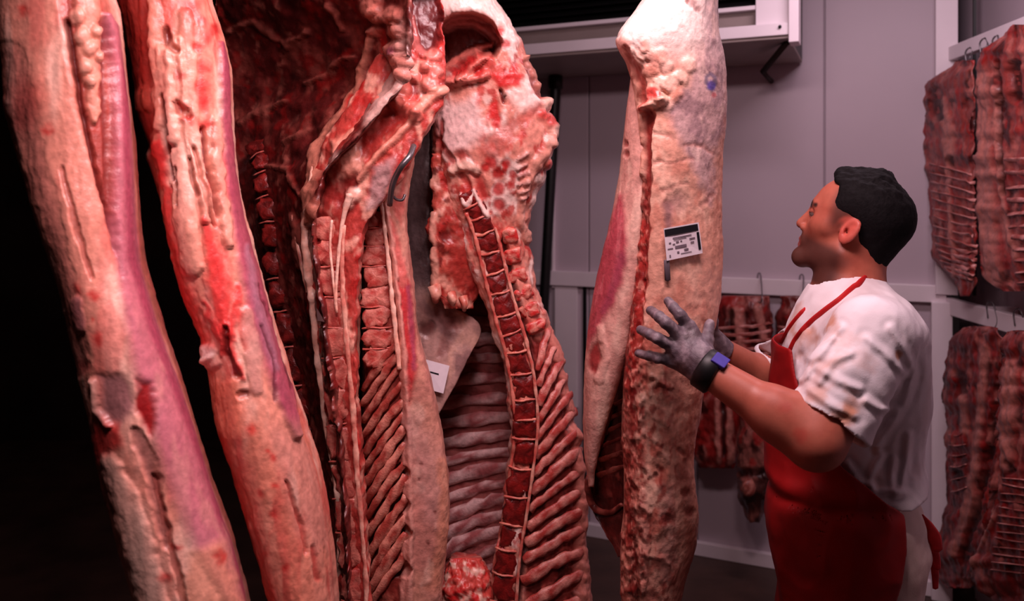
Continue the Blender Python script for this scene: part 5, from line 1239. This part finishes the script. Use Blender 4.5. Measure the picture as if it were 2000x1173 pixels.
V, Q = sdf_mesh(apron_sdf, (.42, 1.44, .38), (.92, 2.06, 1.36), .003)
C_ = np.tile(lin(152, 9, 13), (len(V), 1)); tint(sst(.0, .5, fbm(V * 7, 3)), lin(126, 7, 10), .6)
apron = mk('apron', V, Q, M_APRON, man, colour=C_)


def trace(x, y, fn, t0=1.2, t1=2.3):
    d = W(x, y, 1.0) - np.array([0, 0, CZ]); t = t0
    for _ in range(90):
        p = np.array([0, 0, CZ]) + d * t; v = float(fn(p[None].astype(np.float32))[0])
        if v < .0006: return p
        t += max(v, .0008) * .7
        if t > t1: break
    return W(x, y, YM - .1)


SC_RED = np.array([lin(190, 24, 28), lin(176, 18, 22)])
L = smooth_line([(1543, 686), (1556, 660), (1580, 632), (1610, 607), (1640, 585), (1660, 567), (1680, 551), (1696, 543)], 36)
pts = np.array([trace(x, y, shirt_sdf) for x, y in L]); pts[:, 1] -= .002; pts[-8:, 1] = np.linspace(pts[-9, 1], pts[-9, 1] + .03, 8)
end = [W(1702, 541, YM - .03), W(1705, 541, YM + .01), W(1696, 546, YM + .05)]
tube('apron_strap', np.vstack([pts, end]), .0075, M_APRON, apron, SC_RED, n=8, flat=.45)
L = smooth_line([(1520, 686), (1528, 665), (1542, 640), (1556, 622), (1570, 606)], 20)
pts = np.array([trace(x, y, shirt_sdf) for x, y in L]); pts[:, 1] -= .002
tube('apron_strap', np.vstack([pts, [W(1600, 590, YM + .08), W(1640, 572, YM + .1)]]), .0065, M_APRON, apron, SC_RED, n=8, flat=.45)
bw = [M(1742, 978, -.13), M(1770, 976, -.1), M(1788, 975, -.03)]
tube('apron_string', smooth_line([M(1730, 984, -.155)] + bw, 14), .006, M_APRON, apron, SC_RED, n=8, flat=.5)
for L, w in (([M(1786, 972, -.06), M(1796, 990, -.06), M(1809, 1012, -.06), M(1816, 1034, -.06)], (.004, .012, .015, .01)), ([M(1788, 978, -.05), M(1802, 1010, -.05), M(1813, 1050, -.05), M(1818, 1072, -.05)], (.004, .008, .01, .006)), ([M(1806, 1030, -.04), M(1814, 1080, -.04), M(1815, 1112, -.04)], (.006, .008, .006))):
    P_ = smooth_line(L, 14); tube('apron_bow', P_, np.interp(np.linspace(0, 1, 14), np.linspace(0, 1, len(w)), w), M_APRON, apron, SC_RED, n=8, flat=.25)

# gloves, wristband
for H, cuff in ((HAND_L, .028), (HAND_R, .028)):
    ax = (H['k'][1] - H['w']); ax /= np.linalg.norm(ax)

    def glove_sdf(P, H=H, ax=ax):
        d = hand_sdf(P, H, .0012); d = smin(d, rc(P, H['w'] - ax * .05, H['w'] + ax * .02, .036, .034), .015)
        d = d - .0016 * fbm(P * 70, 2)
        return smax(d, -((P - (H['w'] - ax * .022)) @ ax.astype(np.float32)), .003)
    P_ = np.array(H['k'] + [H['w']] + [x for f_ in H['f'] for x in f_] + H['t'])
    V, Q = sdf_mesh(glove_sdf, P_.min(0) - .07, P_.max(0) + .07, .0019)
    C_ = np.tile(lin(98, 84, 92), (len(V), 1)); tint(sst(-.1, .35, fbm(V * 40, 3)), lin(150, 134, 140), .7); tint(sst(.1, .4, fbm(V * 24 + 5, 3)), lin(70, 52, 54), .6)
    mk('glove', V, Q, M_GLOVE, man, colour=C_)
ax = (WR_L - EL_L) / np.linalg.norm(WR_L - EL_L)
wb0 = WR_L - ax * .006
wband = tube('wristband', [wb0 - ax * .017, wb0 - ax * .014, wb0 + ax * .014, wb0 + ax * .017], [.038, .0415, .041, .038], M_BLACK, man, n=28)
u_ = np.cross(ax, FR); u_ /= np.linalg.norm(u_); u_ = u_ if u_[2] > 0 else -u_
n_ = (u_ * .72 + FR * .7); n_ /= np.linalg.norm(n_); s_ = np.cross(ax, n_)
bevel_box('watch_face', wb0 + n_ * .04, ax * .014, s_ * .015, n_ * .005, M_BLUE, wband, .002)
for k in (0, 1):
    V, Q = sdf_mesh(lambda P, k=k: np.maximum(smin(rc(P, ANK[k] + (0, 0, .12), ANK[k] + (0, 0, -.02), .06, .055), rc(P, ANK[k] + (0, 0, -.045), ANK[k] + (-.17, 0, -.045), .05, .042), .04), .0 - P[:, 2]), ANK[k] + (-.26, -.1, -.12), ANK[k] + (.1, .1, .24), .008)
    mk('boot', V, Q, M_SHOE, man)
